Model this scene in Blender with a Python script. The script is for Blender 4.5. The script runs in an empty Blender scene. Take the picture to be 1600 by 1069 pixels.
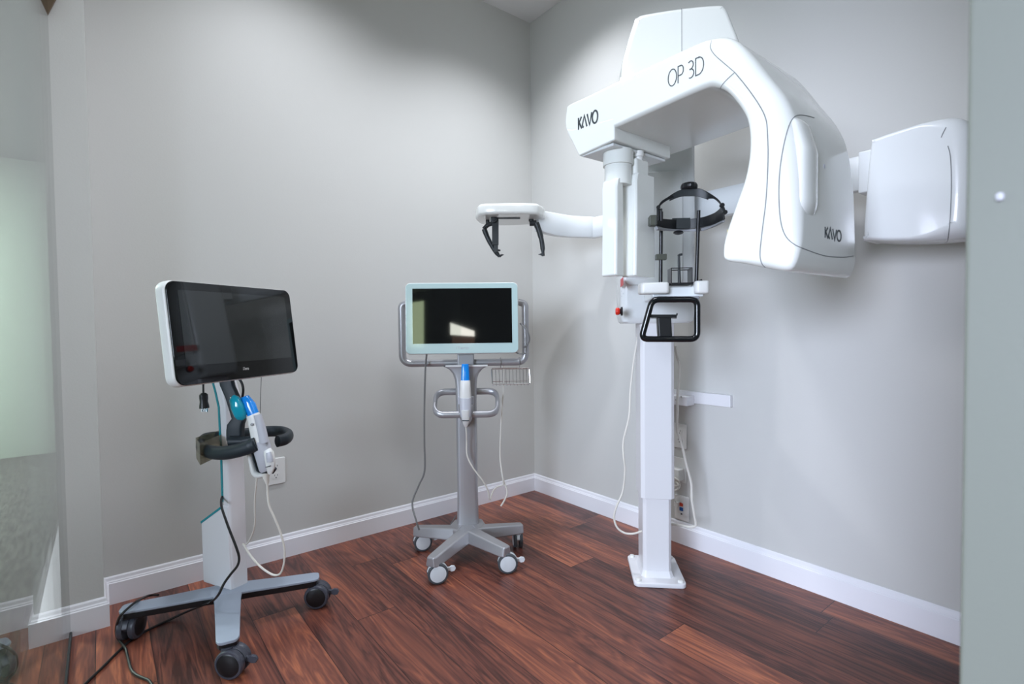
import bpy, bmesh, math, random
from mathutils import Vector as V, Matrix
from mathutils.bvhtree import BVHTree
from mathutils.geometry import delaunay_2d_cdt
random.seed(4)
PI = math.pi
SC = bpy.context.scene
COL = SC.collection

# ------------------------------------------------------------------ camera (solved from the room's lines; metres)
FPX, PITCH, ROLL, YAW = 810.6, 0.02953, -0.011373, 0.670187
CP = V((-2.23546, -2.59533, 1.08437))
Fw = V((math.sin(YAW) * math.cos(PITCH), math.cos(YAW) * math.cos(PITCH), -math.sin(PITCH)))
R0 = V((math.cos(YAW), -math.sin(YAW), 0))
U0 = R0.cross(Fw)
Rt = R0 * math.cos(ROLL) + U0 * math.sin(ROLL)
Up = U0 * math.cos(ROLL) - R0 * math.sin(ROLL)

def ray(px, py): return Fw + Rt * ((px - 800) / FPX) - Up * ((py - 534.5) / FPX)
def at_z(px, py, z): d = ray(px, py); return CP + d * ((z - CP.z) / d.z)
def at_x(px, py, x): d = ray(px, py); return CP + d * ((x - CP.x) / d.x)
def at_y(px, py, y): d = ray(px, py); return CP + d * ((y - CP.y) / d.y)
def at_d(px, py, D): return CP + ray(px, py) * D
def at_pl(px, py, P, n): d = ray(px, py); return CP + d * (((P - CP).dot(n)) / d.dot(n))

# ------------------------------------------------------------------ materials
def new_mat(name):
    m = bpy.data.materials.new(name); m.use_nodes = True
    nt = m.node_tree; nt.nodes.clear()
    out = nt.nodes.new('ShaderNodeOutputMaterial')
    return m, nt, out

def pbr(name, col, rough=0.5, metal=0.0, coat=0.0, spec=0.5, bump=0.0, bscale=60, var=0.0, trans=0.0, ior=1.45):
    m, nt, out = new_mat(name)
    b = nt.nodes.new('ShaderNodeBsdfPrincipled')
    b.inputs['Base Color'].default_value = (*col, 1); b.inputs['Roughness'].default_value = rough
    b.inputs['Metallic'].default_value = metal; b.inputs['Coat Weight'].default_value = coat
    b.inputs['Coat Roughness'].default_value = 0.04
    b.inputs['Specular IOR Level'].default_value = spec; b.inputs['IOR'].default_value = ior
    b.inputs['Transmission Weight'].default_value = trans
    tc = nt.nodes.new('ShaderNodeTexCoord'); nz = nt.nodes.new('ShaderNodeTexNoise')
    nz.inputs['Scale'].default_value = bscale; nz.inputs['Detail'].default_value = 3
    nt.links.new(tc.outputs['Object'], nz.inputs['Vector'])
    if bump:
        bp = nt.nodes.new('ShaderNodeBump'); bp.inputs['Strength'].default_value = bump; bp.inputs['Distance'].default_value = 0.002
        nt.links.new(nz.outputs['Fac'], bp.inputs['Height']); nt.links.new(bp.outputs['Normal'], b.inputs['Normal'])
    if var:
        mr = nt.nodes.new('ShaderNodeMapRange'); mr.inputs[1].default_value = 0.3; mr.inputs[2].default_value = 0.7
        mr.inputs[3].default_value = max(0.0, rough - var); mr.inputs[4].default_value = rough + var
        nt.links.new(nz.outputs['Fac'], mr.inputs[0]); nt.links.new(mr.outputs[0], b.inputs['Roughness'])
    nt.links.new(b.outputs[0], out.inputs[0])
    return m

def wood_mat():
    m, nt, out = new_mat('wood_planks')
    N = nt.nodes.new; L = nt.links.new
    b = N('ShaderNodeBsdfPrincipled'); L(b.outputs[0], out.inputs[0])
    g = N('ShaderNodeNewGeometry'); sep = N('ShaderNodeSeparateXYZ'); L(g.outputs['Position'], sep.inputs[0])
    def math_(op, a, b_=None, c=None):
        n = N('ShaderNodeMath'); n.operation = op
        for i, x in enumerate((a, b_, c)):
            if x is None: continue
            if isinstance(x, (int, float)): n.inputs[i].default_value = x
            else: L(x, n.inputs[i])
        return n.outputs[0]
    PW, PL = 0.152, 1.22
    xs = math_('DIVIDE', math_('ADD', sep.outputs['X'], 10.03), PW)
    row = math_('FLOOR', xs); fx = math_('FRACT', xs)
    wn = N('ShaderNodeTexWhiteNoise'); wn.noise_dimensions = '1D'; L(row, wn.inputs['W'])
    ys = math_('ADD', math_('DIVIDE', math_('ADD', sep.outputs['Y'], 10.0), PL), math_('MULTIPLY', wn.outputs['Value'], 7.0))
    colm = math_('FLOOR', ys); fy = math_('FRACT', ys)
    idv = math_('ADD', math_('MULTIPLY', row, 17.13), math_('MULTIPLY', colm, 5.71))
    wn2 = N('ShaderNodeTexWhiteNoise'); wn2.noise_dimensions = '1D'; L(idv, wn2.inputs['W'])
    # seams
    ex = math_('MINIMUM', fx, math_('SUBTRACT', 1.0, fx)); ey = math_('MINIMUM', fy, math_('SUBTRACT', 1.0, fy))
    sx = math_('LESS_THAN', ex, 0.008); sy = math_('LESS_THAN', ey, 0.0011)
    seam = math_('MAXIMUM', sx, sy)
    # grain coordinates
    off = math_('MULTIPLY', wn2.outputs['Value'], 40.0)
    cx = N('ShaderNodeCombineXYZ')
    L(math_('ADD', math_('MULTIPLY', sep.outputs['X'], 13.0), off), cx.inputs[0]); L(math_('ADD', math_('MULTIPLY', sep.outputs['Y'], 1.1), off), cx.inputs[1]); L(off, cx.inputs[2])
    n1 = N('ShaderNodeTexNoise'); n1.inputs['Scale'].default_value = 1.0; n1.inputs['Detail'].default_value = 4; n1.inputs['Roughness'].default_value = 0.55; n1.inputs['Distortion'].default_value = 0.6
    L(cx.outputs[0], n1.inputs['Vector'])
    # rings from the contour lines of the soft noise (cathedral figure)
    ring = math_('FRACT', math_('MULTIPLY', n1.outputs['Fac'], 9.0))
    ringp = math_('ABSOLUTE', math_('SUBTRACT', ring, 0.5))
    cx2 = N('ShaderNodeCombineXYZ')
    L(math_('ADD', math_('MULTIPLY', sep.outputs['X'], 150.0), off), cx2.inputs[0]); L(math_('ADD', math_('MULTIPLY', sep.outputs['Y'], 5.0), off), cx2.inputs[1]); L(off, cx2.inputs[2])
    n2 = N('ShaderNodeTexNoise'); n2.inputs['Scale'].default_value = 1.0; n2.inputs['Detail'].default_value = 5; n2.inputs['Roughness'].default_value = 0.6
    L(cx2.outputs[0], n2.inputs['Vector'])
    cx3 = N('ShaderNodeCombineXYZ')
    L(math_('ADD', math_('MULTIPLY', sep.outputs['X'], 22.0), off), cx3.inputs[0]); L(math_('ADD', math_('MULTIPLY', sep.outputs['Y'], 0.8), off), cx3.inputs[1]); L(off, cx3.inputs[2])
    n3 = N('ShaderNodeTexNoise'); n3.inputs['Scale'].default_value = 1.0; n3.inputs['Detail'].default_value = 3
    L(cx3.outputs[0], n3.inputs['Vector'])
    f = math_('ADD', math_('MULTIPLY', ringp, 0.52), math_('MULTIPLY', n2.outputs['Fac'], 0.46))
    f = math_('ADD', f, math_('MULTIPLY', math_('SUBTRACT', n3.outputs['Fac'], 0.5), 0.85))
    f = math_('ADD', f, math_('MULTIPLY', math_('SUBTRACT', wn2.outputs['Value'], 0.5), 0.36))
    cr = N('ShaderNodeValToRGB'); L(f, cr.inputs[0])
    e = cr.color_ramp.elements
    e[0].position = 0.06; e[0].color = (0.058, 0.022, 0.018, 1)
    e[1].position = 0.80; e[1].color = (0.50, 0.165, 0.080, 1)
    x = e.new(0.26); x.color = (0.135, 0.046, 0.034, 1)
    x = e.new(0.50); x.color = (0.235, 0.076, 0.048, 1)
    mx = N('ShaderNodeMix'); mx.data_type = 'RGBA'; L(seam, mx.inputs[0]); L(cr.outputs[0], mx.inputs[6]); mx.inputs[7].default_value = (0.035, 0.014, 0.012, 1)
    L(mx.outputs[2], b.inputs['Base Color'])
    rr = math_('ADD', 0.27, math_('MULTIPLY', n2.outputs['Fac'], 0.12)); L(rr, b.inputs['Roughness'])
    bp = N('ShaderNodeBump'); bp.inputs['Strength'].default_value = 0.25; bp.inputs['Distance'].default_value = 0.001
    L(math_('SUBTRACT', n2.outputs['Fac'], math_('MULTIPLY', seam, 1.5)), bp.inputs['Height']); L(bp.outputs[0], b.inputs['Normal'])
    b.inputs['Specular IOR Level'].default_value = 0.38
    return m

def carpet_mat():
    m, nt, out = new_mat('carpet_streaks')
    N = nt.nodes.new; L = nt.links.new
    b = N('ShaderNodeBsdfPrincipled'); L(b.outputs[0], out.inputs[0]); b.inputs['Roughness'].default_value = 0.95
    g = N('ShaderNodeNewGeometry'); mp = N('ShaderNodeMapping'); mp.inputs['Scale'].default_value = (60, 9, 1); mp.inputs['Rotation'].default_value = (0, 0, 0.5)
    L(g.outputs['Position'], mp.inputs[0])
    n = N('ShaderNodeTexNoise'); n.inputs['Scale'].default_value = 1.0; n.inputs['Detail'].default_value = 4; L(mp.outputs[0], n.inputs['Vector'])
    cr = N('ShaderNodeValToRGB'); L(n.outputs['Fac'], cr.inputs[0])
    cr.color_ramp.elements[0].position = 0.38; cr.color_ramp.elements[0].color = (0.03, 0.033, 0.03, 1)
    cr.color_ramp.elements[1].position = 0.62; cr.color_ramp.elements[1].color = (0.17, 0.175, 0.15, 1)
    L(cr.outputs[0], b.inputs['Base Color'])
    return m

def glass_mat(name, tint, ior=1.5):
    m, nt, out = new_mat(name)
    N = nt.nodes.new; L = nt.links.new
    fr = N('ShaderNodeFresnel'); ge = N('ShaderNodeNewGeometry'); io = N('ShaderNodeMapRange'); io.inputs[3].default_value = ior; io.inputs[4].default_value = 1 / ior
    L(ge.outputs['Backfacing'], io.inputs[0]); L(io.outputs[0], fr.inputs[0])
    t = N('ShaderNodeBsdfTransparent'); t.inputs[0].default_value = (*tint, 1)
    g = N('ShaderNodeBsdfGlossy'); g.inputs['Roughness'].default_value = 0.01
    mx = N('ShaderNodeMixShader'); L(fr.outputs[0], mx.inputs[0]); L(t.outputs[0], mx.inputs[1]); L(g.outputs[0], mx.inputs[2]); L(mx.outputs[0], out.inputs[0])
    return m

def acrylic_mat():
    m, nt, out = new_mat('smoked_acrylic')
    N = nt.nodes.new; L = nt.links.new
    t = N('ShaderNodeBsdfTransparent'); t.inputs[0].default_value = (.86, .85, .78, 1)
    p = N('ShaderNodeBsdfPrincipled'); p.inputs['Base Color'].default_value = (.36, .35, .28, 1); p.inputs['Roughness'].default_value = .15
    mx = N('ShaderNodeMixShader'); mx.inputs[0].default_value = .38; L(t.outputs[0], mx.inputs[1]); L(p.outputs[0], mx.inputs[2]); L(mx.outputs[0], out.inputs[0])
    return m

def emit_mat(name, col, s):
    m, nt, out = new_mat(name)
    e = nt.nodes.new('ShaderNodeEmission'); e.inputs[0].default_value = (*col, 1); e.inputs[1].default_value = s
    nt.links.new(e.outputs[0], out.inputs[0]); return m

MT = dict(
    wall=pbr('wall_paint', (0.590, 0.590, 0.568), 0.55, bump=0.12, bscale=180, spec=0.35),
    jamb=pbr('wall_paint_shaded', (0.195, 0.21, 0.185), 0.5, bump=0.12, bscale=180, spec=0.35),  # wall paint darkened, so the shade on the near doorway end sits in the colour
    corridor=pbr('corridor_paint', (0.55, 0.66, 0.56), 0.6, bump=0.1, bscale=120),
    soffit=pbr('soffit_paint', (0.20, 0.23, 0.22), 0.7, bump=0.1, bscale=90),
    ceiling=pbr('ceiling_paint', (0.78, 0.78, 0.78), 0.75, bump=0.08, bscale=160),
    trim=pbr('trim_paint', (0.84, 0.84, 0.88), 0.28, bump=0.03, bscale=40),
    wood=wood_mat(), carpet=carpet_mat(),
    glass=glass_mat('clear_glass', (0.95, 0.975, 0.965)),
    acrylic=acrylic_mat(),
    seal=pbr('black_seal', (0.03, 0.032, 0.036), 0.5, bump=0.1),
    brown=pbr('brown_timber', (0.10, 0.065, 0.035), 0.5, bump=0.2, bscale=30),
    gloss=pbr('gloss_white_shell', (0.80, 0.82, 0.79), 0.16, coat=0.5, var=0.03, bscale=3),
    gloss2=pbr('gloss_white_panel', (0.76, 0.79, 0.80), 0.22, coat=0.25, var=0.03, bscale=3),
    seam=pbr('panel_gap', (0.20, 0.21, 0.22), 0.6),
    white=pbr('white_powder_coat', (0.80, 0.80, 0.83), 0.33, bump=0.03, bscale=300),
    plast=pbr('white_plastic', (0.78, 0.78, 0.76), 0.35, bump=0.02),
    grey=pbr('light_grey_plastic', (0.50, 0.51, 0.56), 0.38, bump=0.02),
    midgrey=pbr('mid_grey_plastic', (0.30, 0.31, 0.33), 0.4, bump=0.02),
    ink=pbr('dark_ink', (0.045, 0.055, 0.06), 0.5),
    inkpale=pbr('pale_ink', (0.42, 0.46, 0.50), 0.5),
    inkwhite=pbr('white_ink', (0.55, 0.55, 0.55), 0.5),
    black=pbr('black_plastic', (0.009, 0.010, 0.012), 0.34, bump=0.04, bscale=200),
    charcoal=pbr('charcoal_plastic', (0.025, 0.030, 0.033), 0.42, bump=0.04, bscale=200),
    handle=pbr('glossy_black_handle', (0.006, 0.007, 0.009), 0.16, coat=0.3, bump=0.02),
    rubber=pbr('slate_rubber', (0.015, 0.023, 0.030), 0.48, bump=0.06, bscale=300),
    screen=pbr('black_screen_glass', (0.002, 0.0025, 0.003), 0.03, spec=0.55),
    lcd=pbr('dark_display', (0.017, 0.020, 0.020), 0.03, spec=0.7),
    lcdb=pbr('dark_display_plain', (0.006, 0.006, 0.0065), 0.03, spec=0.5),
    aqua=pbr('pale_aqua_bezel', (0.50, 0.66, 0.66), 0.12, coat=0.4),
    silver=pbr('silver_paint', (0.43, 0.43, 0.45), 0.34, metal=0.55, bump=0.02, bscale=400),
    steel=pbr('polished_steel', (0.62, 0.62, 0.63), 0.2, metal=1.0, var=0.05),
    legblue=pbr('blue_grey_painted_leg', (0.33, 0.38, 0.46), 0.36, bump=0.03, bscale=300),
    teal=pbr('teal_plastic', (0.006, 0.28, 0.33), 0.25, coat=0.3),
    tealtip=pbr('teal_sleeve', (0.006, 0.33, 0.46), 0.12, coat=0.4),
    blue=pbr('bright_blue_sleeve', (0.006, 0.25, 0.78), 0.15, coat=0.4),
    cordw=pbr('white_cord', (0.72, 0.69, 0.63), 0.45, bump=0.03),
    cordg=pbr('grey_cord', (0.20, 0.20, 0.20), 0.45, bump=0.03),
    cordb=pbr('black_cord', (0.012, 0.012, 0.013), 0.4, bump=0.03),
    red=pbr('red_button', (0.70, 0.03, 0.015), 0.3),
    redl=pbr('red_label', (0.62, 0.10, 0.11), 0.5),
    yellow=pbr('yellow_disc', (0.70, 0.60, 0.30), 0.5),
    tyre=pbr('dark_grey_tyre', (0.075, 0.085, 0.095), 0.4, bump=0.05),
    caster=pbr('graphite_caster', (0.060, 0.065, 0.085), 0.35, bump=0.03),
    hubw=pbr('white_hub', (0.72, 0.76, 0.79), 0.35, bump=0.02),
    jackred=pbr('red_jack', (0.55, 0.06, 0.03), 0.4), jackblue=pbr('blue_jack', (0.01, 0.10, 0.35), 0.4),
    olive=pbr('dark_olive_clamp', (0.07, 0.075, 0.06), 0.4),
)

# ------------------------------------------------------------------ object helpers
ROOTS = {}
def thing(name, label, cat, loc=(0, 0, 0), rz=0.0, group=None):
    o = bpy.data.objects.new(name, None); COL.objects.link(o)
    o.empty_display_size = 0.1; o.location = loc; o.rotation_euler = (0, 0, rz)
    o['label'] = label; o['category'] = cat
    if group: o['group'] = group
    ROOTS[o] = Matrix.Translation(V(loc)) @ Matrix.Rotation(rz, 4, 'Z')
    return o
def root_of(o):
    while o.parent: o = o.parent
    return o
def obj(name, bm, mat, parent=None, bevel=0.0, seg=3, smooth=True, angle=40, label=None):
    """one mesh object; bm is in world coordinates"""
    bmesh.ops.recalc_face_normals(bm, faces=bm.faces[:])
    if parent is not None:
        bmesh.ops.transform(bm, matrix=ROOTS[root_of(parent)].inverted(), verts=bm.verts[:])
    me = bpy.data.meshes.new(name); bm.to_mesh(me); bm.free()
    for mm in (mat if isinstance(mat, (list, tuple)) else [mat]): me.materials.append(mm)
    o = bpy.data.objects.new(name, me); COL.objects.link(o)
    if parent is not None: o.parent = parent
    else:
        c = sum((V(q) for q in o.bound_box), V()) / 8
        zmin = min(q[2] for q in o.bound_box); c = V((c.x, c.y, zmin))
        me.transform(Matrix.Translation(-c)); o.location = c
    if smooth:
        for p in me.polygons: p.use_smooth = True
        me.set_sharp_from_angle(angle=math.radians(angle))
    if bevel:
        md = o.modifiers.new('bevel', 'BEVEL'); md.width = bevel; md.segments = seg; md.limit_method = 'ANGLE'
        md.angle_limit = math.radians(35); md.harden_normals = smooth
    if label: o['label'] = label
    return o
def tag(o, label, cat, group=None):
    o['label'] = label; o['category'] = cat
    if group: o['group'] = group
    return o
def struct(name, bm, mat, parent=None, **k):
    o = obj(name, bm, mat, parent, **k)
    if parent is None: o['kind'] = 'structure'
    return o

class Fr:
    """a local frame: origin, x, y, z axes"""
    def __init__(s, o, x=(1, 0, 0), y=(0, 1, 0), z=(0, 0, 1)):
        s.o = V(o); s.x = V(x).normalized(); s.y = V(y).normalized(); s.z = V(z).normalized()
    def __call__(s, a, b=0.0, c=0.0): return s.o + s.x * a + s.y * b + s.z * c
    def at(s, a, b=0.0, c=0.0): return Fr(s(a, b, c), s.x, s.y, s.z)
    def rot(s, ang):
        c, n = math.cos(ang), math.sin(ang)
        return Fr(s.o, s.x * c + s.y * n, s.y * c - s.x * n, s.z)
WF = Fr((0, 0, 0))
def BM(): return bmesh.new()
def face(bm, vs, mi=0):
    try:
        f = bm.faces.new(vs); f.material_index = mi; return f
    except ValueError: return None
def box(bm, fr, x0, x1, y0, y1, z0, z1, mi=0, tx=1.0, ty=1.0):
    """box; tx, ty scale the top about its centre"""
    xm, ym = (x0 + x1) / 2, (y0 + y1) / 2
    q = []
    for z, sx, sy in ((z0, 1, 1), (z1, tx, ty)):
        for (a, b) in ((x0, y0), (x1, y0), (x1, y1), (x0, y1)):
            q.append(bm.verts.new(fr(xm + (a - xm) * sx, ym + (b - ym) * sy, z)))
    for f in ((3, 2, 1, 0), (4, 5, 6, 7), (0, 1, 5, 4), (1, 2, 6, 5), (2, 3, 7, 6), (3, 0, 4, 7)):
        face(bm, [q[i] for i in f], mi)
def loft(bm, secs, mi=0, cap=True, closed=False):
    rings = [[bm.verts.new(p) for p in s] for s in secs]
    n = len(rings[0]); m = len(rings)
    for i in range(m if closed else m - 1):
        A, B = rings[i], rings[(i + 1) % m]
        for j in range(n): face(bm, [A[j], A[(j + 1) % n], B[(j + 1) % n], B[j]], mi)
    if cap and not closed:
        face(bm, rings[0][::-1], mi); face(bm, rings[-1], mi)
    return rings
def prism(bm, fr, pts, h0, h1, mi=0):
    """polygon pts in the frame's x-y plane, extruded along its z"""
    loft(bm, [[fr(x, y, h0) for x, y in pts], [fr(x, y, h1) for x, y in pts]], mi)
def circle(fr, r, n=16, ry=None, c=0.0, ph=0.0):
    return [fr(r * math.cos(2 * PI * i / n + ph), (ry or r) * math.sin(2 * PI * i / n + ph), c) for i in range(n)]
def lathe(bm, fr, prof, n=24, mi=0):
    loft(bm, [circle(fr, max(r, 1e-4), n, c=z) for r, z in prof], mi)
def cyl(bm, a, b, r, r2=None, n=14, mi=0):
    a, b = V(a), V(b); z = (b - a).normalized()
    x = z.orthogonal().normalized(); fr = Fr(a, x, z.cross(x), z)
    lathe(bm, fr, [(r, 0), (r2 if r2 is not None else r, (b - a).length)], n, mi)
def rrect(w, h, r, n=5):
    o = []
    for cx, cy, a0 in ((w / 2 - r, h / 2 - r, 0), (-w / 2 + r, h / 2 - r, PI / 2), (-w / 2 + r, -h / 2 + r, PI), (w / 2 - r, -h / 2 + r, 1.5 * PI)):
        for i in range(n + 1):
            a = a0 + PI / 2 * i / n; o.append((cx + r * math.cos(a), cy + r * math.sin(a)))
    return o
def crom(pts, sub=8, closed=False):
    pts = [V(p) for p in pts]; n = len(pts); o = []
    for i in range(n if closed else n - 1):
        g = (lambda k: pts[k % n]) if closed else (lambda k: pts[min(max(k, 0), n - 1)])
        p0, p1, p2, p3 = g(i - 1), g(i), g(i + 1), g(i + 2)
        for k in range(sub):
            t = k / sub
            o.append(0.5 * ((2 * p1) + (p2 - p0) * t + (2 * p0 - 5 * p1 + 4 * p2 - p3) * t * t + (3 * p1 - p0 - 3 * p2 + p3) * t ** 3))
    if not closed: o.append(pts[-1])
    return o
def tube(bm, pts, r, n=10, smooth=0, closed=False, ry=None, upv=None, mi=0):
    """round (or elliptical: r sideways, ry along upv) tube along a path; r may be a list"""
    P = crom(pts, smooth, closed) if smooth else [V(p) for p in pts]
    m = len(P); secs = []
    prev = None
    for i in range(m):
        if closed: t = (P[(i + 1) % m] - P[i - 1]).normalized()
        else: t = (P[min(i + 1, m - 1)] - P[max(i - 1, 0)]).normalized()
        if upv is not None:
            y = (V(upv) - t * V(upv).dot(t)).normalized(); x = y.cross(t)
        else:
            if prev is None: x = t.orthogonal().normalized()
            else: x = (prev - t * prev.dot(t)).normalized()
            prev = x; y = t.cross(x)
        ri = r[int(round(i * (len(r) - 1) / (m - 1)))] if isinstance(r, (list, tuple)) else r
        secs.append(circle(Fr(P[i], x, y, t), ri, n, ry if ry else None))
    loft(bm, secs, mi, closed=closed)
def round_path(pts, r, n=6, closed=True):
    """polyline with its corners rounded"""
    pts = [V(p) for p in pts]; o = []; m = len(pts)
    for i in range(m):
        if not closed and i in (0, m - 1): o.append(pts[i]); continue
        a, b, c = pts[i - 1], pts[i], pts[(i + 1) % m]
        d1 = (a - b); d2 = (c - b); k = min(r, d1.length * .49, d2.length * .49)
        p, q = b + d1.normalized() * k, b + d2.normalized() * k
        for j in range(n + 1):
            t = j / n; o.append(p * (1 - t) ** 2 + b * 2 * t * (1 - t) + q * t * t)
    return o
def slab(bm, fr, pts, radii, d0, d1, nseg=5, mi=0):
    """polygon in the frame's x-y plane extruded from z=d0 to z=d1, both rims rounded by a radius given per point"""
    n = len(pts); P = [V((a, b, 0)) for a, b in pts]
    area = sum(P[i].x * P[(i + 1) % n].y - P[(i + 1) % n].x * P[i].y for i in range(n))
    sg = 1 if area > 0 else -1
    nr = []
    for i in range(n):
        t = (P[(i + 1) % n] - P[i]).normalized() + (P[i] - P[i - 1]).normalized()
        t.normalize(); nr.append(V((t.y, -t.x, 0)) * sg)
    secs = []
    th = [PI / 2 * k / nseg for k in range(nseg + 1)]
    for k in th:
        secs.append([fr(*(P[i] - nr[i] * radii[i] * (1 - math.sin(k)))[:2], d0 + (1 if d1 > d0 else -1) * radii[i] * (1 - math.cos(k))) for i in range(n)])
    for k in th[::-1]:
        secs.append([fr(*(P[i] - nr[i] * radii[i] * (1 - math.sin(k)))[:2], d1 - (1 if d1 > d0 else -1) * radii[i] * (1 - math.cos(k))) for i in range(n)])
    for q, z in ((0, d0), (1, d1)):          # a narrow coplanar band keeps the flat faces flat in shading
        ins = [fr(*(P[i] - nr[i] * (radii[i] + .0012))[:2], z) for i in range(n)]
        if q: secs.append(ins)
        else: secs.insert(0, ins)
    rings = loft(bm, secs, mi, cap=False)
    Q = [(P[i] - nr[i] * (radii[i] + .0012)).to_2d() for i in range(n)]
    vo, eo, fo, ov, oe, of = delaunay_2d_cdt(Q, [], [list(range(n))], 1, 1e-7)
    lo_ = [rings[0][q[0]] if q else bm.verts.new(fr(v.x, v.y, d0)) for v, q in zip(vo, ov)]
    hi_ = [rings[-1][q[0]] if q else bm.verts.new(fr(v.x, v.y, d1)) for v, q in zip(vo, ov)]
    for t in fo:
        face(bm, [lo_[k] for k in t[::-1]], mi); face(bm, [hi_[k] for k in t], mi)

# stroke lettering: polylines in letter units, drawn as thin raised ribbons
def arc(cx, cy, rx, ry, a0, a1, n=14):
    return [(cx + rx * math.cos(math.radians(a0 + (a1 - a0) * i / n)), cy + ry * math.sin(math.radians(a0 + (a1 - a0) * i / n))) for i in range(n + 1)]
GL = {
    'K': (0.62, [[(0.06, 0), (0.06, 1)], [(0.56, 1), (0.10, 0.5), (0.24, 0.5), (0.60, 0)]]),
    'A': (0.86, [[(0.30, 0.02), (0.14, 0.12), (0.08, 0.30), (0.42, 1), (0.82, 0)]]),
    'V': (0.78, [[(0.02, 1), (0.40, 0), (0.76, 1)]]),
    'O': (0.98, [arc(0.49, 0.5, 0.42, 0.50, 0, 360, 28)]),
    'P': (0.66, [[(0.08, 0), (0.08, 1), (0.36, 1)] + arc(0.36, 0.72, 0.24, 0.28, 90, -90) + [(0.08, 0.44)]]),
    '3': (0.66, [[(0.06, 0.94)] + arc(0.28, 0.76, 0.24, 0.24, 100, -90) + [(0.16, 0.52)], arc(0.27, 0.26, 0.30, 0.26, 90, -120)]),
    'D': (0.90, [[(0.08, 0), (0.08, 1), (0.36, 1)] + arc(0.36, 0.5, 0.46, 0.5, 90, -90) + [(0.08, 0)]]),
    'i': (0.26, [[(0.12, 0), (0.12, 0.66)], [(0.12, 0.85), (0.12, 0.98)]]),
    'T': (0.66, [[(0.02, 1), (0.62, 1)], [(0.32, 1), (0.32, 0)]]),
    'e': (0.58, [[(0.06, 0.36), (0.50, 0.36)] + arc(0.28, 0.34, 0.23, 0.33, 5, 310)]),
    'r': (0.42, [[(0.08, 0), (0.08, 0.66)], arc(0.28, 0.42, 0.20, 0.24, 170, 60, 8)]),
    'o': (0.62, [arc(0.30, 0.33, 0.24, 0.33, 0, 360, 20)]),
    ' ': (0.36, []),
}
def lettering(bm, text, fr, w, h, sw, t=0.0006):
    """fr: x right, y up, z out of the surface; w, h overall size; sw stroke width"""
    tot = sum(GL[c][0] for c in text); cx = 0.0; k = w / tot
    for c in text:
        for st in GL[c][1]:
            P = [V(((cx + a) * k, b * h, 0)) for a, b in st]
            cl = (P[0] - P[-1]).length < 1e-6
            if cl: P = P[:-1]
            n = len(P); secs = []
            for i in range(n):
                d1 = (P[i] - P[i - 1]).normalized() if (i > 0 or cl) else None
                d2 = (P[(i + 1) % n] - P[i]).normalized() if (i < n - 1 or cl) else None
                d = ((d1 or d2) + (d2 or d1)).normalized(); nn = V((-d.y, d.x, 0))
                co = max(0.55, abs(nn.dot(V((-(d1 or d2).y, (d1 or d2).x, 0)))))
                s = nn * (sw / 2 / co)
                a, b = P[i] - s, P[i] + s
                secs.append([fr(a.x, a.y, -t), fr(b.x, b.y, -t), fr(b.x, b.y, t), fr(a.x, a.y, t)])
            loft(bm, secs, closed=cl)
        cx += GL[c][0]

# ------------------------------------------------------------------ the room
ZC = 3.05
XG = -2.352                      # glass partition
PX0, PX1, PYF = -2.37, -2.2516, -0.1832    # pilaster
b = BM(); box(b, WF, -2.46, 0.0, -3.6, 0.0, -0.05, 0.0); struct('floor', b, MT['wood'], smooth=False)
b = BM(); box(b, WF, -9.0, -2.46, -7.0, 3.75, -0.05, -0.002); box(b, WF, -2.46, 4.0, -7.0, -3.6, -0.05, -0.002); struct('floor', b, MT['carpet'], smooth=False)
b = BM(); box(b, WF, -2.40, 0.15, -3.2, 0.15, ZC, ZC + 0.08); struct('ceiling', b, MT['ceiling'], smooth=False)
b = BM(); box(b, WF, -2.37, 0.0, 0.0, 0.15, 0, ZC); struct('wall_left', b, MT['wall'], smooth=False)
b = BM(); box(b, WF, 0.0, 0.15, -2.62, 0.15, 0, ZC); struct('wall_right', b, MT['wall'], smooth=False)
b = BM(); box(b, WF, PX0, PX1, PYF, 0.0, 0, ZC); struct('wall_pilaster', b, MT['wall'], smooth=False)
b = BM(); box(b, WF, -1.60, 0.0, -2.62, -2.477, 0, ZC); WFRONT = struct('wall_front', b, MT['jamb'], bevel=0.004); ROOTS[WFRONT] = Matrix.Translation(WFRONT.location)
b = BM(); box(b, WF, -9.0, -1.0, 3.6, 3.75, 0, 3.0); struct('wall_corridor', b, MT['corridor'], smooth=False)
b = BM(); box(b, WF, -9.0, -2.40, -7.0, 0.6, 2.95, 3.02); box(b, WF, -9.0, -2.40, 0.6, 3.75, 2.58, 3.02); struct('ceiling', b, MT['soffit'], smooth=False)
b = BM(); box(b, WF, -9.1, -9.0, -7.0, 3.75, 0, 3.0); struct('wall_far_left', b, MT['corridor'], smooth=False)

HB = 0.109
BPROF = [(0, 0), (0.0145, 0), (0.0145, 0.083), (0.011, 0.0865), (0.011, 0.089), (0.0075, 0.094), (0.006, 0.104), (0.003, HB), (0, HB)]
def baseboard(name, p, q, nrm, m0=0.0, m1=0.0):
    """profile swept from p to q; m0, m1 mitre the ends (metres of run per metre of depth)"""
    p, q, nrm = V(p), V(q), V(nrm); d = (q - p).normalized(); b = BM()
    loft(b, [[p + nrm * a + d * (m0 * a) + V((0, 0, z)) for a, z in BPROF], [q + nrm * a + d * (m1 * a) + V((0, 0, z)) for a, z in BPROF]])
    struct(name, b, MT['trim'], angle=20)
baseboard('baseboard_left', (PX1, 0, 0), (0, 0, 0), (0, -1, 0), 1, -1)
baseboard('baseboard_right', (0, 0, 0), (0, -2.477, 0), (-1, 0, 0), 1, 0)
baseboard('baseboard_pilaster', (PX0, PYF, 0), (PX1, PYF, 0), (0, -1, 0), 0, 1)
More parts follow.
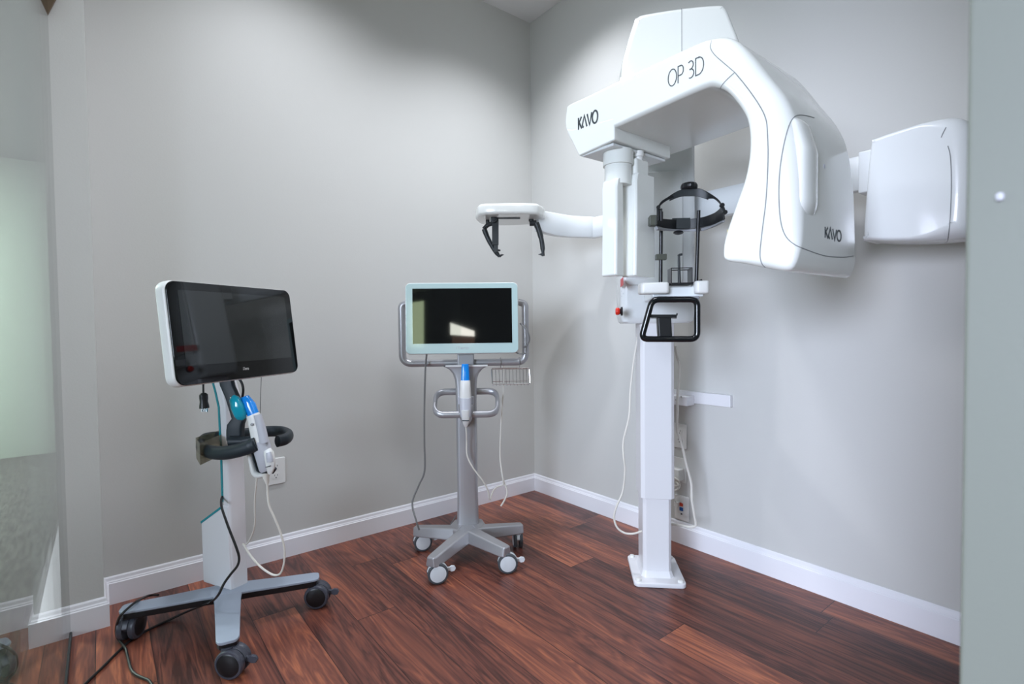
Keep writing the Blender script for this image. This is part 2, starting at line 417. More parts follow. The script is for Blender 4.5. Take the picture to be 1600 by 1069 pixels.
baseboard('baseboard_pilaster_side', (PX1, PYF, 0), (PX1, 0, 0), (1, 0, 0), -1, -1)

# glass partition closing the room on the left, butting against the pilaster
win = thing('window_1', 'clear full height glass partition at the left edge meeting the pilaster', 'glass partition', (XG, -1.3, 0)); win['kind'] = 'structure'
for k in ('label', 'category'):
    del win[k]
b = BM(); box(b, WF, XG - 0.005, XG + 0.005, -2.30, PYF - 0.016, 0.012, ZC - 0.002); obj('glass_pane', b, MT['glass'], win, smooth=False)
b = BM(); box(b, WF, XG - 0.011, XG + 0.009, -2.30, PYF - 0.016, 0.0, 0.022); obj('bottom_channel', b, MT['seal'], win, bevel=0.004)
b = BM(); prism(b, Fr((XG - 0.03, PYF - 0.012, 0), (1, 0, 0), (0, 0, 1), (0, -1, 0)), [(0.026, 2.165), (0.034, 2.165), (0.085, 2.30), (0.085, 2.42), (-0.02, 2.42), (-0.02, 2.30)], -0.0, 0.012); obj('top_bracket', b, MT['brown'], win, bevel=0.002)

# ------------------------------------------------------------------ dental x-ray machine
O = V((-0.363, -1.223, 0)); Mu = V((.71, -.70, 0)).normalized(); Mv = V((.70, .71, 0)).normalized()
M = Fr(O, Mu, Mv, (0, 0, 1))
def on_v(px, py, v): return at_pl(px, py, M(0, v, 0), Mv)
X = thing('dental_xray_machine', 'tall white floor-standing dental panoramic x-ray machine with KAVO and OP 3D lettering', 'x-ray machine', O, math.atan2(Mu.y, Mu.x))

bp_ = BM(); slab(bp_, M, rrect(0.212, 0.268, 0.022), [0.004] * 24, 0.0, 0.019, 3)
plate = obj('base_plate', bp_, MT['white'], X)
for sx in (-1, 1):
    for sy in (-1, 1):
        b = BM(); lathe(b, M.at(sx * 0.086, sy * 0.112, 0.018), [(0.0125, 0), (0.0125, 0.004), (0.010, 0.009), (0.004, 0.011)], 16); obj('bolt_cap', b, MT['plast'], plate)
b = BM()
def chamf(w0, w1, d0, d1, c): return [(w0 + c, d0), (w1 - c, d0), (w1, d0 + c), (w1, d1 - c), (w1 - c, d1), (w0 + c, d1), (w0, d1 - c), (w0, d0 + c)]
prism(b, M, chamf(-0.062, 0.057, -0.075, 0.085, 0.012), 0.015, 0.37)
loft(b, [[M(x, y, 0.015) for x, y in chamf(-0.072, 0.067, -0.087, 0.095, 0.015)], [M(x, y, 0.045) for x, y in chamf(-0.062, 0.057, -0.075, 0.085, 0.012)]])
obj('lower_column', b, MT['white'], X, bevel=0.003)
b = BM(); prism(b, M, chamf(-0.070, 0.069, -0.082, 0.095, 0.014), 0.352, 1.13); obj('column_sleeve', b, MT['white'], X, bevel=0.003)

# wide upper body riding on the column (drawn in plan, lower edge curved up to the front)
b = BM()
prof = rrect(0.304, 0.22, 0.030)
def plan(z, k=1.0, dv=0.0): return [M(x * k, 0.012 + y * k + dv, z) for x, y in prof]
loft(b, [plan(1.092, 0.90), plan(1.10, 0.96), plan(1.125, 1.0), plan(1.40, 1.0), plan(2.0, 1.0)])
body = obj('upper_body', b, MT['gloss2'], X, angle=30)
b = BM(); fp = Fr(M(-0.02, -0.098, 0), Mu, (0, 0, 1), -Mv)
slab(b, fp, [(x, y + 1.48) for x, y in rrect(0.235, 0.46, 0.025)], [0.004] * 24, 0.0, 0.010, 3)
obj('front_panel', b, MT['gloss2'], body)
b = BM(); lf = Fr(M(-0.1525, 0.0, 0), -Mv, (0, 0, 1), -Mu)
# items on the left flank of the body
side = lambda y, z, pr=0.0: lf(y, z, pr)
def flank(px, py):
    P = at_pl(px, py, lf.o, lf.z) - lf.o; return P.dot(lf.x), P.z
b = BM()
y0, z0 = flank(969.8, 449); y1, z1 = flank(974.0, 433)
box(b, lf, y0, y1, z0, z1, 0.0, 0.0012)
obj('warning_label', b, MT['redl'], body, label='red vertical warning label')
for (px, py, w, h) in ((971, 455, .010, .003), (974, 459, .012, .006), (971.5, 463, .008, .004), (973, 479.5, .02, .003)):
    b = BM(); yy, zz = flank(px, py); box(b, lf, yy - w / 2, yy + w / 2, zz - h / 2, zz + h / 2, 0.0, 0.0008); obj('printed_mark', b, MT['inkpale'], body)
yy, zz = flank(972.5, 486.5)
es = BM(); lathe(es, Fr(lf(yy, zz, 0), lf.x, lf.y, lf.z), [(0.018, 0), (0.018, 0.006), (0.011, 0.008), (0.011, 0.012)], 18)
obj('button_base', es, MT['black'], body)
es = BM(); lathe(es, Fr(lf(yy, zz, 0.011), lf.x, lf.y, lf.z), [(0.012, 0), (0.015, 0.004), (0.015, 0.012), (0.012, 0.016)], 18)
obj('emergency_stop_button', es, MT['red'], body, label='red mushroom emergency stop button')
b = BM()
for py in (436.5, 440.5):
    P = on_v(993.2, py, -0.0985); box(b, Fr(P, Mu, (0, 0, 1), -Mv), -0.003, 0.003, -0.0035, 0.0035, 0, 0.002)
obj('indicator_window', b, MT['black'], body)

# overhead housing carrying the rotating arm
hood = [(-0.179, 1.90), (-0.180, 1.945), (-0.174, 2.006), (-0.138, 2.122), (-0.125, 2.141), (-0.098, 2.150), (0.021, 2.160), (0.140, 2.162), (0.163, 2.154), (0.176, 2.132), (0.194, 2.085), (0.210, 2.042), (0.232, 1.96), (0.236, 1.90)]
b = BM(); hf = Fr(M(0, -0.45, 0), Mu, (0, 0, 1), Mv)
hp = [(p.x, p.y) for p in crom([(x, z, 0) for x, z in hood], 3)]
slab(b, hf, hp, [0.016] * len(hp), 0.0, 0.57, 4)
hoodo = obj('overhead_housing', b, MT['gloss'], X, angle=35)
b = BM(); tube(b, [hf(0.021, 2.158, 0.006), hf(0.021, 2.150, -0.0002), hf(0.021, 2.0, -0.0005), hf(0.021, 1.92, -0.0005)], 0.0011, 6); obj('panel_seam', b, MT['seam'], hoodo)
b = BM(); slab(b, hf, [(x, y) for x, y in ((-0.190, 1.905), (0.244, 1.905), (0.240, 1.935), (-0.187, 1.935))], [0.008] * 4, -0.012, 0.50, 3); obj('housing_lip', b, MT['gloss'], hoodo)

# rotating C-arm: side profile (e along the arm, z up), extruded across its width
A0 = V((-0.946, -1.288, 0)); CF = Fr(A0, (0, -1, 0), (0, 0, 1), (-1, 0, 0)); CW = 0.376
def on_c(px, py): P = at_pl(px, py, CF.o, CF.z) - CF.o; return P.dot(CF.x), P.z
key = [  # e, z, rim radius
    (-0.005, 1.775, .005), (-0.001, 1.835, .005), (0.014, 1.849, .005), (0.10, 1.8505, .010), (0.30, 1.8515, .012), (0.48, 1.852, .016), (0.545, 1.848, .022), (0.597, 1.826, .030),
    (0.640, 1.772, .036), (0.682, 1.704, .038), (0.722, 1.640, .038), (0.748, 1.573, .038), (0.762, 1.480, .036), (0.767, 1.390, .034), (0.768, 1.300, .028), (0.766, 1.255, .016), (0.755, 1.220, .012),
    (0.735, 1.211, .014), (0.690, 1.222, .018), (0.630, 1.240, .012), (0.592, 1.250, .006), (0.579, 1.264, .006), (0.580, 1.306, .012), (0.597, 1.360, .016), (0.616, 1.410, .018), (0.633, 1.455, .018), (0.643, 1.505, .018),
    (0.645, 1.552, .018), (0.640, 1.592, .018), (0.629, 1.622, .018), (0.608, 1.660, .016), (0.583, 1.692, .016), (0.556, 1.713, .016), (0.522, 1.722, .014), (0.42, 1.719, .012), (0.30, 1.714, .012), (0.215, 1.711, .010), (0.12, 1.710, .008), (0.035, 1.713, .005)]
kp = crom([(e, z, 0) for e, z, r in key], 3, True); kr = []
for i in range(len(key)):
    for j in range(3): kr.append(key[i][2] * (1 - j / 3) + key[(i + 1) % len(key)][2] * j / 3)
b = BM(); slab(b, CF, [(p.x, p.y) for p in kp], kr, 0.0, -CW, 6)
bvh = BVHTree.FromBMesh(b)
arm = obj('rotating_arm', b, MT['gloss'], X, angle=35)
def hit(px, py):
    d = ray(px, py).normalized(); loc, n, i, ds = bvh.ray_cast(CP, d)
    return None if loc is None else loc - d * 0.0004
def seamline(pts, r=0.0011, sub=6):
    q = [hit(p.x, p.y) for p in crom([(x, y, 0) for x, y in pts], sub)]
    q = [p for p in q if p is not None]
    b = BM(); tube(b, q, r, 6); obj('panel_seam', b, MT['seam'], arm)
seamline([(1115, 51), (1111, 66), (1110.5, 76), (1118, 87), (1133, 100), (1148, 113)], .0009)
seamline([(1148, 113), (1137, 123), (1128, 133), (1125.5, 139)], .0010)
seamline([(1148, 113), (1166, 135), (1185, 162), (1196, 184), (1199, 206), (1200, 250), (1197, 310), (1191, 360), (1187.5, 395), (1190, 411), (1196, 418)], .0012)
seamline([(1272, 184), (1255, 180), (1242, 182), (1233, 196), (1225, 225), (1219, 262), (1217, 300), (1219, 340), (1226, 366), (1240, 381), (1262, 391), (1290, 400), (1318, 402), (1333, 400)], .0012)
b = BM(); seg = CF.at(0, 0, 0)
prism(b, CF, [(-0.0045, 1.772), (0.058, 1.661), (0.213, 1.671), (0.213, 1.740), (0.03, 1.760)], -0.300, 0.0008)
sm = obj('sensor_mount', b, MT['gloss'], arm, bevel=0.005)
b = BM()
prism(b, Fr(CF(0, 0, 0), CF.x, -CF.z, (0, 0, 1)), [(0.062, 0.008), (0.202, 0.008), (0.202, 0.285), (0.085, 0.270)], 1.6585, 1.668)
obj('mount_plate', b, MT['gloss2'], sm, bevel=0.003)
# lettering on the arm
b = BM(); lettering(b, 'KAVO', Fr(CF(0.056, 1.749, 0.0004), CF.x, CF.y, CF.z), 0.090, 0.040, 0.0058); obj('maker_lettering', b, MT['ink'], arm, label='dark KAVO lettering on the arm side')
b = BM(); lettering(b, 'OP 3D', Fr(CF(0.410, 1.762, 0.0004), CF.x, CF.y, CF.z), 0.116, 0.046, 0.0026); obj('model_lettering', b, MT['ink'], arm, label='thin OP 3D lettering on the arm side')
b = BM(); EF = Fr(CF(0.7682, 1.300, -0.148), (1, 0, 0), (0, 0, 1), (0, -1, 0)); lettering(b, 'KAVO', EF, 0.108, 0.027, 0.0052); obj('maker_lettering', b, MT['ink'], arm, label='small dark KAVO lettering on the tube head')
# raised grip on the outer face of the tube head
b = BM(); secs = []
for k in range(25):
    t = k / 24; z = 1.588 - 0.262 * t
    env = max(0.02, min(1.0, (t / 0.07) ** 0.5 if t < 0.07 else 1.0)) * (1.0 if t < 0.8 else max(0.02, math.cos((t - 0.8) / 0.2 * PI / 2)))
    w = 0.044 * (0.45 + 0.55 * min(1, env)); h = 0.022 * env
    e0 = 0.756 if z < 1.50 else 0.756 - (z - 1.50) * 0.28
    secs.append([CF(e0 + h * max(0, math.sin(a)) ** 0.6 - 0.012 * (1 if math.sin(a) < 0 else 0), z, -0.060 + w * math.cos(a)) for a in [2 * PI * j / 20 for j in range(20)]])
loft(b, secs); obj('raised_grip', b, MT['gloss'], arm, angle=60)
b = BM(); P = hit(1288, 260); lathe(b, Fr(P, (1, 0, 0), (0, 0, 1), (0, -1, 0)), [(0.006, 0), (0.006, 0.0008)], 14); obj('sensor_dot', b, MT['grey'], arm)
b = BM(); box(b, Fr(CF(0.583, 1.318, -0.03), (1, 0, 0), (0, 0, 1), (0, -1, 0)), -0.010, 0.020, -0.017, 0.017, -0.004, 0.004); obj('beam_window', b, MT['yellow'], arm)

# two hanging image sensors
def sensor(x0, x1, ya, yb, ztop, zbot, neck, bias):
    """slab between x0 (left, bright side) and x1; ya far, yb near"""
    b = BM(); f = Fr((0, 0, 0))
    secs = []
    for z, g in ((ztop, 0.010), (ztop - 0.006, 0.004), (ztop - 0.03, 0.0), (zbot + 0.20, 0.0), (zbot + 0.004, -bias), (zbot, -bias + 0.004)):
        secs.append([V((x, y, z)) for x, y in ((x0 + g, ya + .006), (x0 + g + .006, ya), (x1 - .006, ya), (x1, ya - .006), (x1, yb + .006), (x1 - .006, yb), (x0 + g + .006, yb), (x0 + g, yb + .006))])
    loft(b, secs); return b
xs1, xs2 = -0.915, -0.845
y1a, y1b = at_x(943, 330, xs1).y, at_x(963, 330, xs1).y
y2a, y2b = at_x(975, 330, xs2).y, at_x(994, 330, xs2).y
zs = at_x(950, 432, xs1).z; zs2 = at_x(980, 433, xs2).z
b = sensor(xs1, xs1 + 0.040, y1a, y1b, at_x(950, 280, xs1).z, zs, None, 0.004)
s1 = obj('panoramic_sensor', b, MT['gloss'], arm, bevel=0.006)
c1 = V((xs1 + 0.050, (y1a + y1b) / 2 + 0.006, 0))
b = BM(); lathe(b, Fr(c1), [(0.045, 1.55), (0.045, 1.615), (0.050, 1.616), (0.050, 1.6640)], 28); obj('sensor_neck', b, MT['gloss'], arm, angle=30)
b = sensor(xs2, at_y(1024, 330, y2b).x, y2a, y2b, at_x(985, 271, xs2).z, zs2, None, 0.006)
s2 = obj('volume_sensor', b, MT['gloss'], arm, bevel=0.008)
b = BM(); zt2 = at_x(985, 271, xs2).z
box(b, WF, xs2 + 0.010, xs2 + 0.085, y2b + 0.008, y2a - 0.002, zt2 - 0.02, 1.642)
obj('sensor_neck', b, MT['gloss'], arm, bevel=0.012)
b = BM(); lathe(b, Fr((xs2 + 0.045, (y2a + y2b) / 2, 0)), [(0.016, 1.63), (0.016, 1.648), (0.019, 1.650), (0.019, 1.668)], 20); obj('pivot_pin', b, MT['plast'], arm)
# bearing between arm and housing
b = BM(); lathe(b, Fr(M(0.02, -0.40, 0)), [(0.10, 1.853), (0.10, 1.905)], 30); obj('bearing', b, MT['plast'], X)

# chin rest with handle, head support and bite post
CV = -0.47
chin = BM()
prism(chin, Fr(M(0, 0, 0), Mu, Mv), [(-0.06, -0.12), (0.055, -0.12), (0.075, -0.40), (0.085, -0.485), (0.04, -0.478), (-0.005, -0.474), (-0.05, -0.478), (-0.085, -0.485), (-0.075, -0.40)], 1.178, 1.214)
chin = obj('chin_rest', chin, MT['gloss2'], X, bevel=0.006)
def pad(x0, y0, x1, y1):
    a, c = on_v(x0, y1, -0.505), on_v(x1, y0, -0.505)
    ua, uc = (a - O).dot(Mu), (c - O).dot(Mu)
    b = BM(); slab(b, M, [(p[0] + (ua + uc) / 2, p[1] - 0.470) for p in rrect(uc - ua, 0.075, 0.014)], [0.008] * 24, a.z, c.z, 4)
    obj('front_pad', b, MT['plast'], chin, angle=60)
pad(1000.5, 440.5, 1046.5, 459.5); pad(1086.5, 438, 1109.5, 459)
b = BM(); prism(b, Fr(M(0, 0, 0), Mu, Mv), [(-0.085, -0.49), (0.07, -0.49), (0.055, -0.40), (-0.06, -0.40)], 1.168, 1.180); obj('under_tray', b, MT['midgrey'], chin, bevel=0.004)
hpth = round_path([on_v(1019, 468, -0.50), on_v(1089.5, 468, -0.50), on_v(1089.5, 530, -0.50), on_v(1002, 530, -0.50)], 0.024, 7)
b = BM(); tube(b, hpth, 0.0105, 14, closed=True); hd = obj('patient_handle', b, MT['handle'], X, angle=60)
b = BM(); loft(b, [[on_v(x, 530, -0.50) + Mv * d for x, d in ((1029.5, 0), (1051, 0), (1051, .035), (1029.5, .035))], [on_v(x, 494, -0.49) + Mv * d for x, d in ((1027.5, 0), (1049, 0), (1049, .04), (1027.5, .04))]])
obj('handle_stem', b, MT['black'], hd, bevel=0.005)
b = BM(); loft(b, [[on_v(1016.5, y, CV + d) for y, d in ((491.5, -0.025), (496.5, -0.025), (498, .04), (492, .04))], [on_v(1057.5, y, CV + d) for y, d in ((491.5, -0.025), (496.5, -0.025), (498, .04), (492, .04))]])
tube(b, [on_v(1055, 494, CV - .01), on_v(1057.5, 492.5, CV - .01), on_v(1058, 489.5, CV - .01)], 0.003, 8)
obj('handle_bracket', b, MT['black'], hd, bevel=0.002)

# head support
HS = BM()
for (xb, xt, yt) in ((1032.2, 1033.2, 331), (1088.0, 1091.6, 329)):
    tube(HS, [on_v(xb, 441, CV), on_v(xt, yt, CV)], 0.0062, 12)
hs = obj('head_support_posts', HS, MT['black'], X)
b = BM(); Q = [on_v(1024, 444, CV), on_v(1046, 444.5, CV), on_v(1082, 443, CV), on_v(1097, 438, CV)]
tube(b, Q, 0.0045, 8); obj('support_crossbar', b, MT['black'], hs)
def strap(top, bot, vv, th, name, mat, par, sub=6):
    """a band given by its upper and lower edge and its distance"""
    T = [on_v(x, y, v) for (x, y), v in zip(top, vv)]; Bt = [on_v(x, y, v) for (x, y), v in zip(bot, vv)]
    T, Bt = crom(T, sub), crom(Bt, sub); secs = []
    n = len(T)
    for i in range(n):
        t = (T[min(i + 1, n - 1)] - T[max(i - 1, 0)]); up = (T[i] - Bt[i]); nn = t.cross(up).normalized() * th
        secs.append([Bt[i] - nn, T[i] - nn, T[i] + nn, Bt[i] + nn])
    b = BM(); loft(b, secs); return obj(name, b, mat, par, bevel=0.001, seg=2)
vv = (-0.56, -0.515, -0.475, -0.445, -0.455, -0.48, -0.53, -0.60)
band = strap([(1025, 339), (1033, 341.5), (1048, 343), (1063, 343), (1080, 342), (1100, 339), (1118, 332), (1129, 322)],
             [(1024, 352), (1032, 355.5), (1048, 357.5), (1063, 358), (1080, 357), (1100, 354.5), (1118, 350), (1132, 343)], vv, 0.0025, 'forehead_band', MT['black'], hs)
strap([(1050, 341.3), (1078, 340.8)], [(1050, 358.2), (1078, 357.5)], (-0.452, -0.452), 0.006, 'band_pad', MT['charcoal'], band)
strap([(1024, 354), (1040, 357), (1063, 358.5), (1090, 356.5), (1112, 352), (1131, 344)], [(1027, 359), (1040, 361), (1063, 361.5), (1094, 361), (1112, 356), (1131, 347)], (-0.545, -0.49, -0.44, -0.45, -0.50, -0.585), 0.004, 'band_rim', MT['midgrey'], band)
strap([(1027.5, 323.5), (1033, 315), (1044, 307.5), (1054, 301), (1064, 296.5), (1077, 294), (1093, 294.5), (1104, 299), (1115, 306), (1123, 313), (1129, 322)],
      [(1029, 325), (1036, 317.5), (1046, 311.5), (1057, 308), (1066, 306), (1077, 305.5), (1093, 306.3), (1105, 310.5), (1116, 311), (1124, 317.5), (1130, 325)],
      (-0.56, -0.55, -0.54, -0.53, -0.525, -0.525, -0.53, -0.54, -0.555, -0.575, -0.60), 0.002, 'crown_strap', MT['black'], hs, 4)
strap([(1046, 309.5), (1055, 301), (1065, 297), (1077, 295), (1091, 295.5), (1104, 301), (1108, 306)], [(1047, 314), (1057, 309.5), (1066, 307), (1077, 306.5), (1091, 307), (1104, 311.5), (1106, 312)], (-0.535, -0.53, -0.527, -0.527, -0.53, -0.54, -0.545), 0.0035, 'crown_pad', MT['charcoal'], hs, 4)
P = on_v(1076.7, 294, -0.527)
b = BM(); secs = [[P + M.x * ((0.0255 + 0.0014 * (k % 2)) * s * math.cos(2 * PI * k / 28)) + M.y * ((0.0255 + 0.0014 * (k % 2)) * s * math.sin(2 * PI * k / 28)) + V((0, 0, z)) for k in range(28)] for z, s in ((-0.004, .9), (0.0, 1), (0.008, 1), (0.014, .88), (0.017, .6))]
loft(b, secs); obj('crown_knob', b, MT['black'], hs, angle=25)
P = on_v(1060, 362, -0.45)
b = BM(); lathe(b, Fr(P), [(0.006, 0.004), (0.016, 0.0), (0.018, -0.004), (0.012, -0.009), (0.004, -0.011)], 9); obj('tightening_knob', b, MT['black'], hs)
b = BM(); f = Fr(on_v(1021, 344, -0.56), Mu, Mv, (0, 0, 1)); slab(b, Fr(f.o, Mu, (0, 0, 1), Mv), rrect(0.026, 0.034, 0.006), [.003] * 24, 0.0, 0.03, 3)
obj('side_clamp', b, MT['olive'], hs)
b = BM(); tube(b, [on_v(1028.3, 322, -0.56), on_v(1028.5, 333, -0.555), on_v(1028.5, 345, -0.55)], .005, 10); tube(b, [on_v(1033, 326, -0.555), on_v(1033, 345, -0.55)], .004, 10); lathe(b, Fr(on_v(1028.5, 324, -0.57), Mu, (0, 0, 1), -Mv), [(.006, -.004), (.006, .005)], 14)
obj('strap_hinge', b, MT['black'], hs)
b = BM(); tube(b, [on_v(1128, 320, -0.60), on_v(1130.5, 326, -0.60), on_v(1132.5, 334, -0.595)], .004, 10)
for q in ((1128, 321), (1132.5, 332)): lathe(b, Fr(on_v(*q, -0.605), Mu, (0, 0, 1), -Mv), [(.007, -.005), (.007, .006)], 14)
obj('strap_hinge', b, MT['black'], hs)
b = BM(); P0, P1 = on_v(1025, 406, CV - .01), on_v(1042, 396.5, CV - .01); h = P1.z - P0.z; f = Fr(P0, Mu, Mv); w = (P1 - P0).dot(Mu)
box(b, f, 0, w, 0, 0.022, 0, h); obj('post_clamp', b, MT['olive'], hs, bevel=0.002)
# bite post in its little open cage
b = BM(); tube(b, [on_v(1061.5, 444, CV), on_v(1061.0, 420, CV), on_v(1060.8, 400, CV)], [.0052, .0045, .004], 10)
tube(b, [on_v(1059.5, 400.2, CV), on_v(1062, 398.3, CV), on_v(1066, 397.6, CV)], .0042, 10, ry=None)
bt = obj('bite_post', b, MT['charcoal'], X)
c0, c1_ = on_v(1047.5, 444, CV), on_v(1080.5, 418.5, CV); w = (c1_ - c0).dot(Mu); h = c1_.z - c0.z; f = Fr(c0, Mu, Mv)
b = BM(); box(b, f, 0, w, -0.02, 0.06, -0.003, 0.003)
box(b, f, 0, 0.0022, -0.015, 0.05, 0, h); box(b, f, w - 0.0022, w, -0.015, 0.05, 0, h)
for yy_, xa in ((0.05, 0),): box(b, f, xa, w, yy_ - 0.002, yy_, h - 0.0035, h)
box(b, f, 0, w, -0.015, -0.012, h - 0.003, h)
obj('bite_cage', b, MT['black'], bt)

# cephalometric arm behind, along the right wall
XA = -0.20
b = BM()
secs = []
cp = [(V((XA, -2.02, 0)), 1.531, 1.645), (V((XA, -1.5, 0)), 1.533, 1.645), (V((XA, -0.80, 0)), 1.541, 1.645), (V((XA - 0.025, -0.72, 0)), 1.544, 1.649), (V((XA - 0.11, -0.655, 0)), 1.547, 1.656), (V((XA - 0.20, -0.625, 0)), 1.552, 1.664), (V((XA - 0.285, -0.60, 0)), 1.57, 1.672)]
pth = crom([c[0] for c in cp], 5); lo = crom([(c[1], 0, 0) for c in cp], 5); hi = crom([(c[2], 0, 0) for c in cp], 5)
for i, p in enumerate(pth):
    t = (pth[min(i + 1, len(pth) - 1)] - pth[max(i - 1, 0)]).normalized(); nn = V((t.y, -t.x, 0)) * 0.024
    z0_, z1_ = lo[i].x, hi[i].x
    secs.append([p - nn + V((0, 0, z0_ + .006)), p - nn * .8 + V((0, 0, z0_)), p + nn * .8 + V((0, 0, z0_)), p + nn + V((0, 0, z0_ + .006)), p + nn + V((0, 0, z1_ - .006)), p + nn * .8 + V((0, 0, z1_)), p - nn * .8 + V((0, 0, z1_)), p - nn + V((0, 0, z1_ - .006))])
loft(b, secs); ceph = obj('side_arm', b, MT['gloss2'], X, angle=50)
b = BM(); box(b, M, -0.10, 0.05, 0.08, 0.20, 1.545, 1.635); obj('arm_bracket', b, MT['gloss2'], ceph, bevel=0.006)
# collar on the near end
b = BM(); box(b, WF, XA - 0.032, XA + 0.032, -2.00, -1.945, 1.518, 1.655); obj('arm_collar', b, MT['gloss2'], ceph, bevel=0.004)
# square detector housing at the near end
b = BM(); CFR = Fr((0, 0, 0), (0, -1, 0), (0, 0, 1), (-1, 0, 0))
cpts = [(1.992, 1.352), (1.978, 1.364), (1.984, 1.50), (1.996, 1.655), (2.008, 1.672), (2.10, 1.682), (2.17, 1.687), (2.215, 1.678), (2.243, 1.640), (2.252, 1.58), (2.256, 1.46), (2.252, 1.37), (2.24, 1.338), (2.21, 1.325), (2.10, 1.335)]
cq = [(p.x, p.y) for p in crom([(a, z, 0) for a, z in cpts], 3, True)]
crd = []
for a, z in cq: crd.append(0.012 if a < 2.12 else 0.012 + 0.038 * min(1, (a - 2.12) / 0.09))
slab(b, CFR, cq, crd, 0.285, 0.135, 6)
bv2 = BVHTree.FromBMesh(b)
det = obj('square_detector', b, MT['gloss2'], ceph, angle=35)
def hit2(px, py):
    d = ray(px, py).normalized(); loc, n, i, ds = bv2.ray_cast(CP, d); return None if loc is None else loc - d * .0004
for pts in ([(1478, 199), (1474, 207), (1470.5, 215)], [(1481, 228), (1485, 245), (1486.5, 285), (1485, 335), (1481.5, 372), (1478, 379), (1472, 383)]):
    q = [hit2(p.x, p.y) for p in crom([(x, y, 0) for x, y in pts], 5)]; q = [p for p in q if p]
    if len(q) > 1:
        b = BM(); tube(b, q, .0011, 6); obj('panel_seam', b, MT['seam'], det)
# head holder plate on the far end, with ear rods
HBt, HTp = 1.624, 1.677
def ld(px, D):  # ground position of a column of the view at a distance
    p = at_d(px, 505, D); return (p.x, p.y)
poly = [ld(760, 2.50), ld(832, 2.50), ld(846, 2.54), ld(853, 2.62), ld(845, 2.74), ld(800, 2.79), ld(758, 2.76), ld(746, 2.66), ld(747, 2.57)]
pq = [(p.x, p.y) for p in crom([(x, y, 0) for x, y in poly], 3, True)]
b = BM(); slab(b, WF, pq, [0.014] * len(pq), HBt, HTp, 4); hpl = obj('head_plate', b, MT['gloss'], ceph, angle=40)
b = BM(); box(b, Fr(at_z(789, 341, HBt) - V((0, 0, 0.003)), Rt, Fw, (0, 0, 1)), -0.055, 0.075, -0.012, 0.004, -0.0005, 0.004); obj('plate_slot', b, MT['ink'], hpl)
def bar(pts, rad, ry, name, par, extra=None):
    b = BM(); tube(b, pts, rad, 10, ry=ry, upv=Fw)
    if extra: extra(b)
    return obj(name, b, MT['charcoal'], par, angle=50)
D = 2.62
def ear_l(b):
    tube(b, [at_d(770, 349, D - .02), at_d(762, 352, D), at_d(756, 358, D)], .011, 10, smooth=4); cyl(b, at_d(762, 344, D), at_d(762, 354, D), .010)
    tube(b, [at_d(780, 401, D), at_d(784, 398.5, D), at_d(787.5, 398, D)], [.007, .005, .001], 8)
bar(crom([at_d(756.5, 358, D), at_d(763, 374, D), at_d(772, 390, D), at_d(780.5, 401, D)], 4), [.013, .012, .011, .008], None, 'ear_rod', hpl, ear_l)
def nas(b):
    lathe(b, Fr(at_d(771.5, 343, D - .06), Rt, Up, -Fw), [(.017, -.03), (.017, .012), (.009, .013), (.009, .015)], 18)
    box(b, Fr(at_d(775, 387, D - .05), Rt, Fw, Up), -.010, .010, -.008, .008, -.02, .012); tube(b, [at_d(776, 391, D - .05), at_d(782, 391.5, D - .05)], [.007, .004], 8)
    tube(b, [at_d(764, 335, D - .04), at_d(779, 342, D - .04)], .006, 8)
b = BM(); box(b, Fr(at_d(774, 383, D - .05), Rt, Fw, Up), -.016, .016, -.009, .009, 0.0, .125); nas(b)
obj('nasion_bar', b, MT['charcoal'], hpl, bevel=.002)
def ear_r(b):
    cyl(b, at_d(830, 337, D), at_d(830, 346, D), .013, n=16); tube(b, [at_d(827.5, 349, D), at_d(838, 348.5, D)], .014, 12)
    tube(b, [at_d(849, 399, D), at_d(845, 397.5, D), at_d(841, 397.5, D)], [.007, .005, .001], 8)
bar(crom([at_d(838, 349, D), at_d(843, 363, D), at_d(847, 380, D), at_d(848.8, 400, D)], 5), [.016, .014, .012, .008], None, 'ear_rod', hpl, ear_r)

# ------------------------------------------------------------------ right wall: bracket, plates and the machine's cables
wb = thing('wall_bracket', 'white horizontal wall rail with mounting block right of the x-ray column', 'bracket', (0, -1.2, 0.69))
b = BM(); box(b, WF, -0.022, 0.0, at_x(1141.5, 630, -0.02).y, -1.02, at_x(1141, 637, -0.02).z, at_x(1141, 618, -0.02).z); obj('rail', b, MT['white'], wb, bevel=0.002)
b = BM(); box(b, WF, -0.085, -0.021, at_x(1078, 620, -0.06).y, -1.01, 0.700, 0.745); 
obj('mounting_block', b, MT['white'], wb, bevel=0.003)
b = BM(); cyl(b, at_x(1064.5, 620, -0.0845), at_x(1064.5, 620, -0.0845) + V((-.002, 0, 0)), .0035); obj('screw', b, MT['steel'], wb); b = BM(); cyl(b, at_x(1056, 625, -0.0845), at_x(1056, 625, -0.0845) + V((-.002, 0, 0)), .0035); obj('screw', b, MT['steel'], wb)
def wall_plate(name, yc, zc, w, h, label, cat):
    t = thing(name, label, cat, (0, yc, zc - h / 2))
    f = Fr((0, yc, zc), (0, -1, 0), (0, 0, 1), (-1, 0, 0))
    b = BM(); slab(b, f, rrect(w, h, .006), [.003] * 24, 0.0, .007, 3); p = obj('face_plate', b, MT['plast'], t)
    return t, f, p
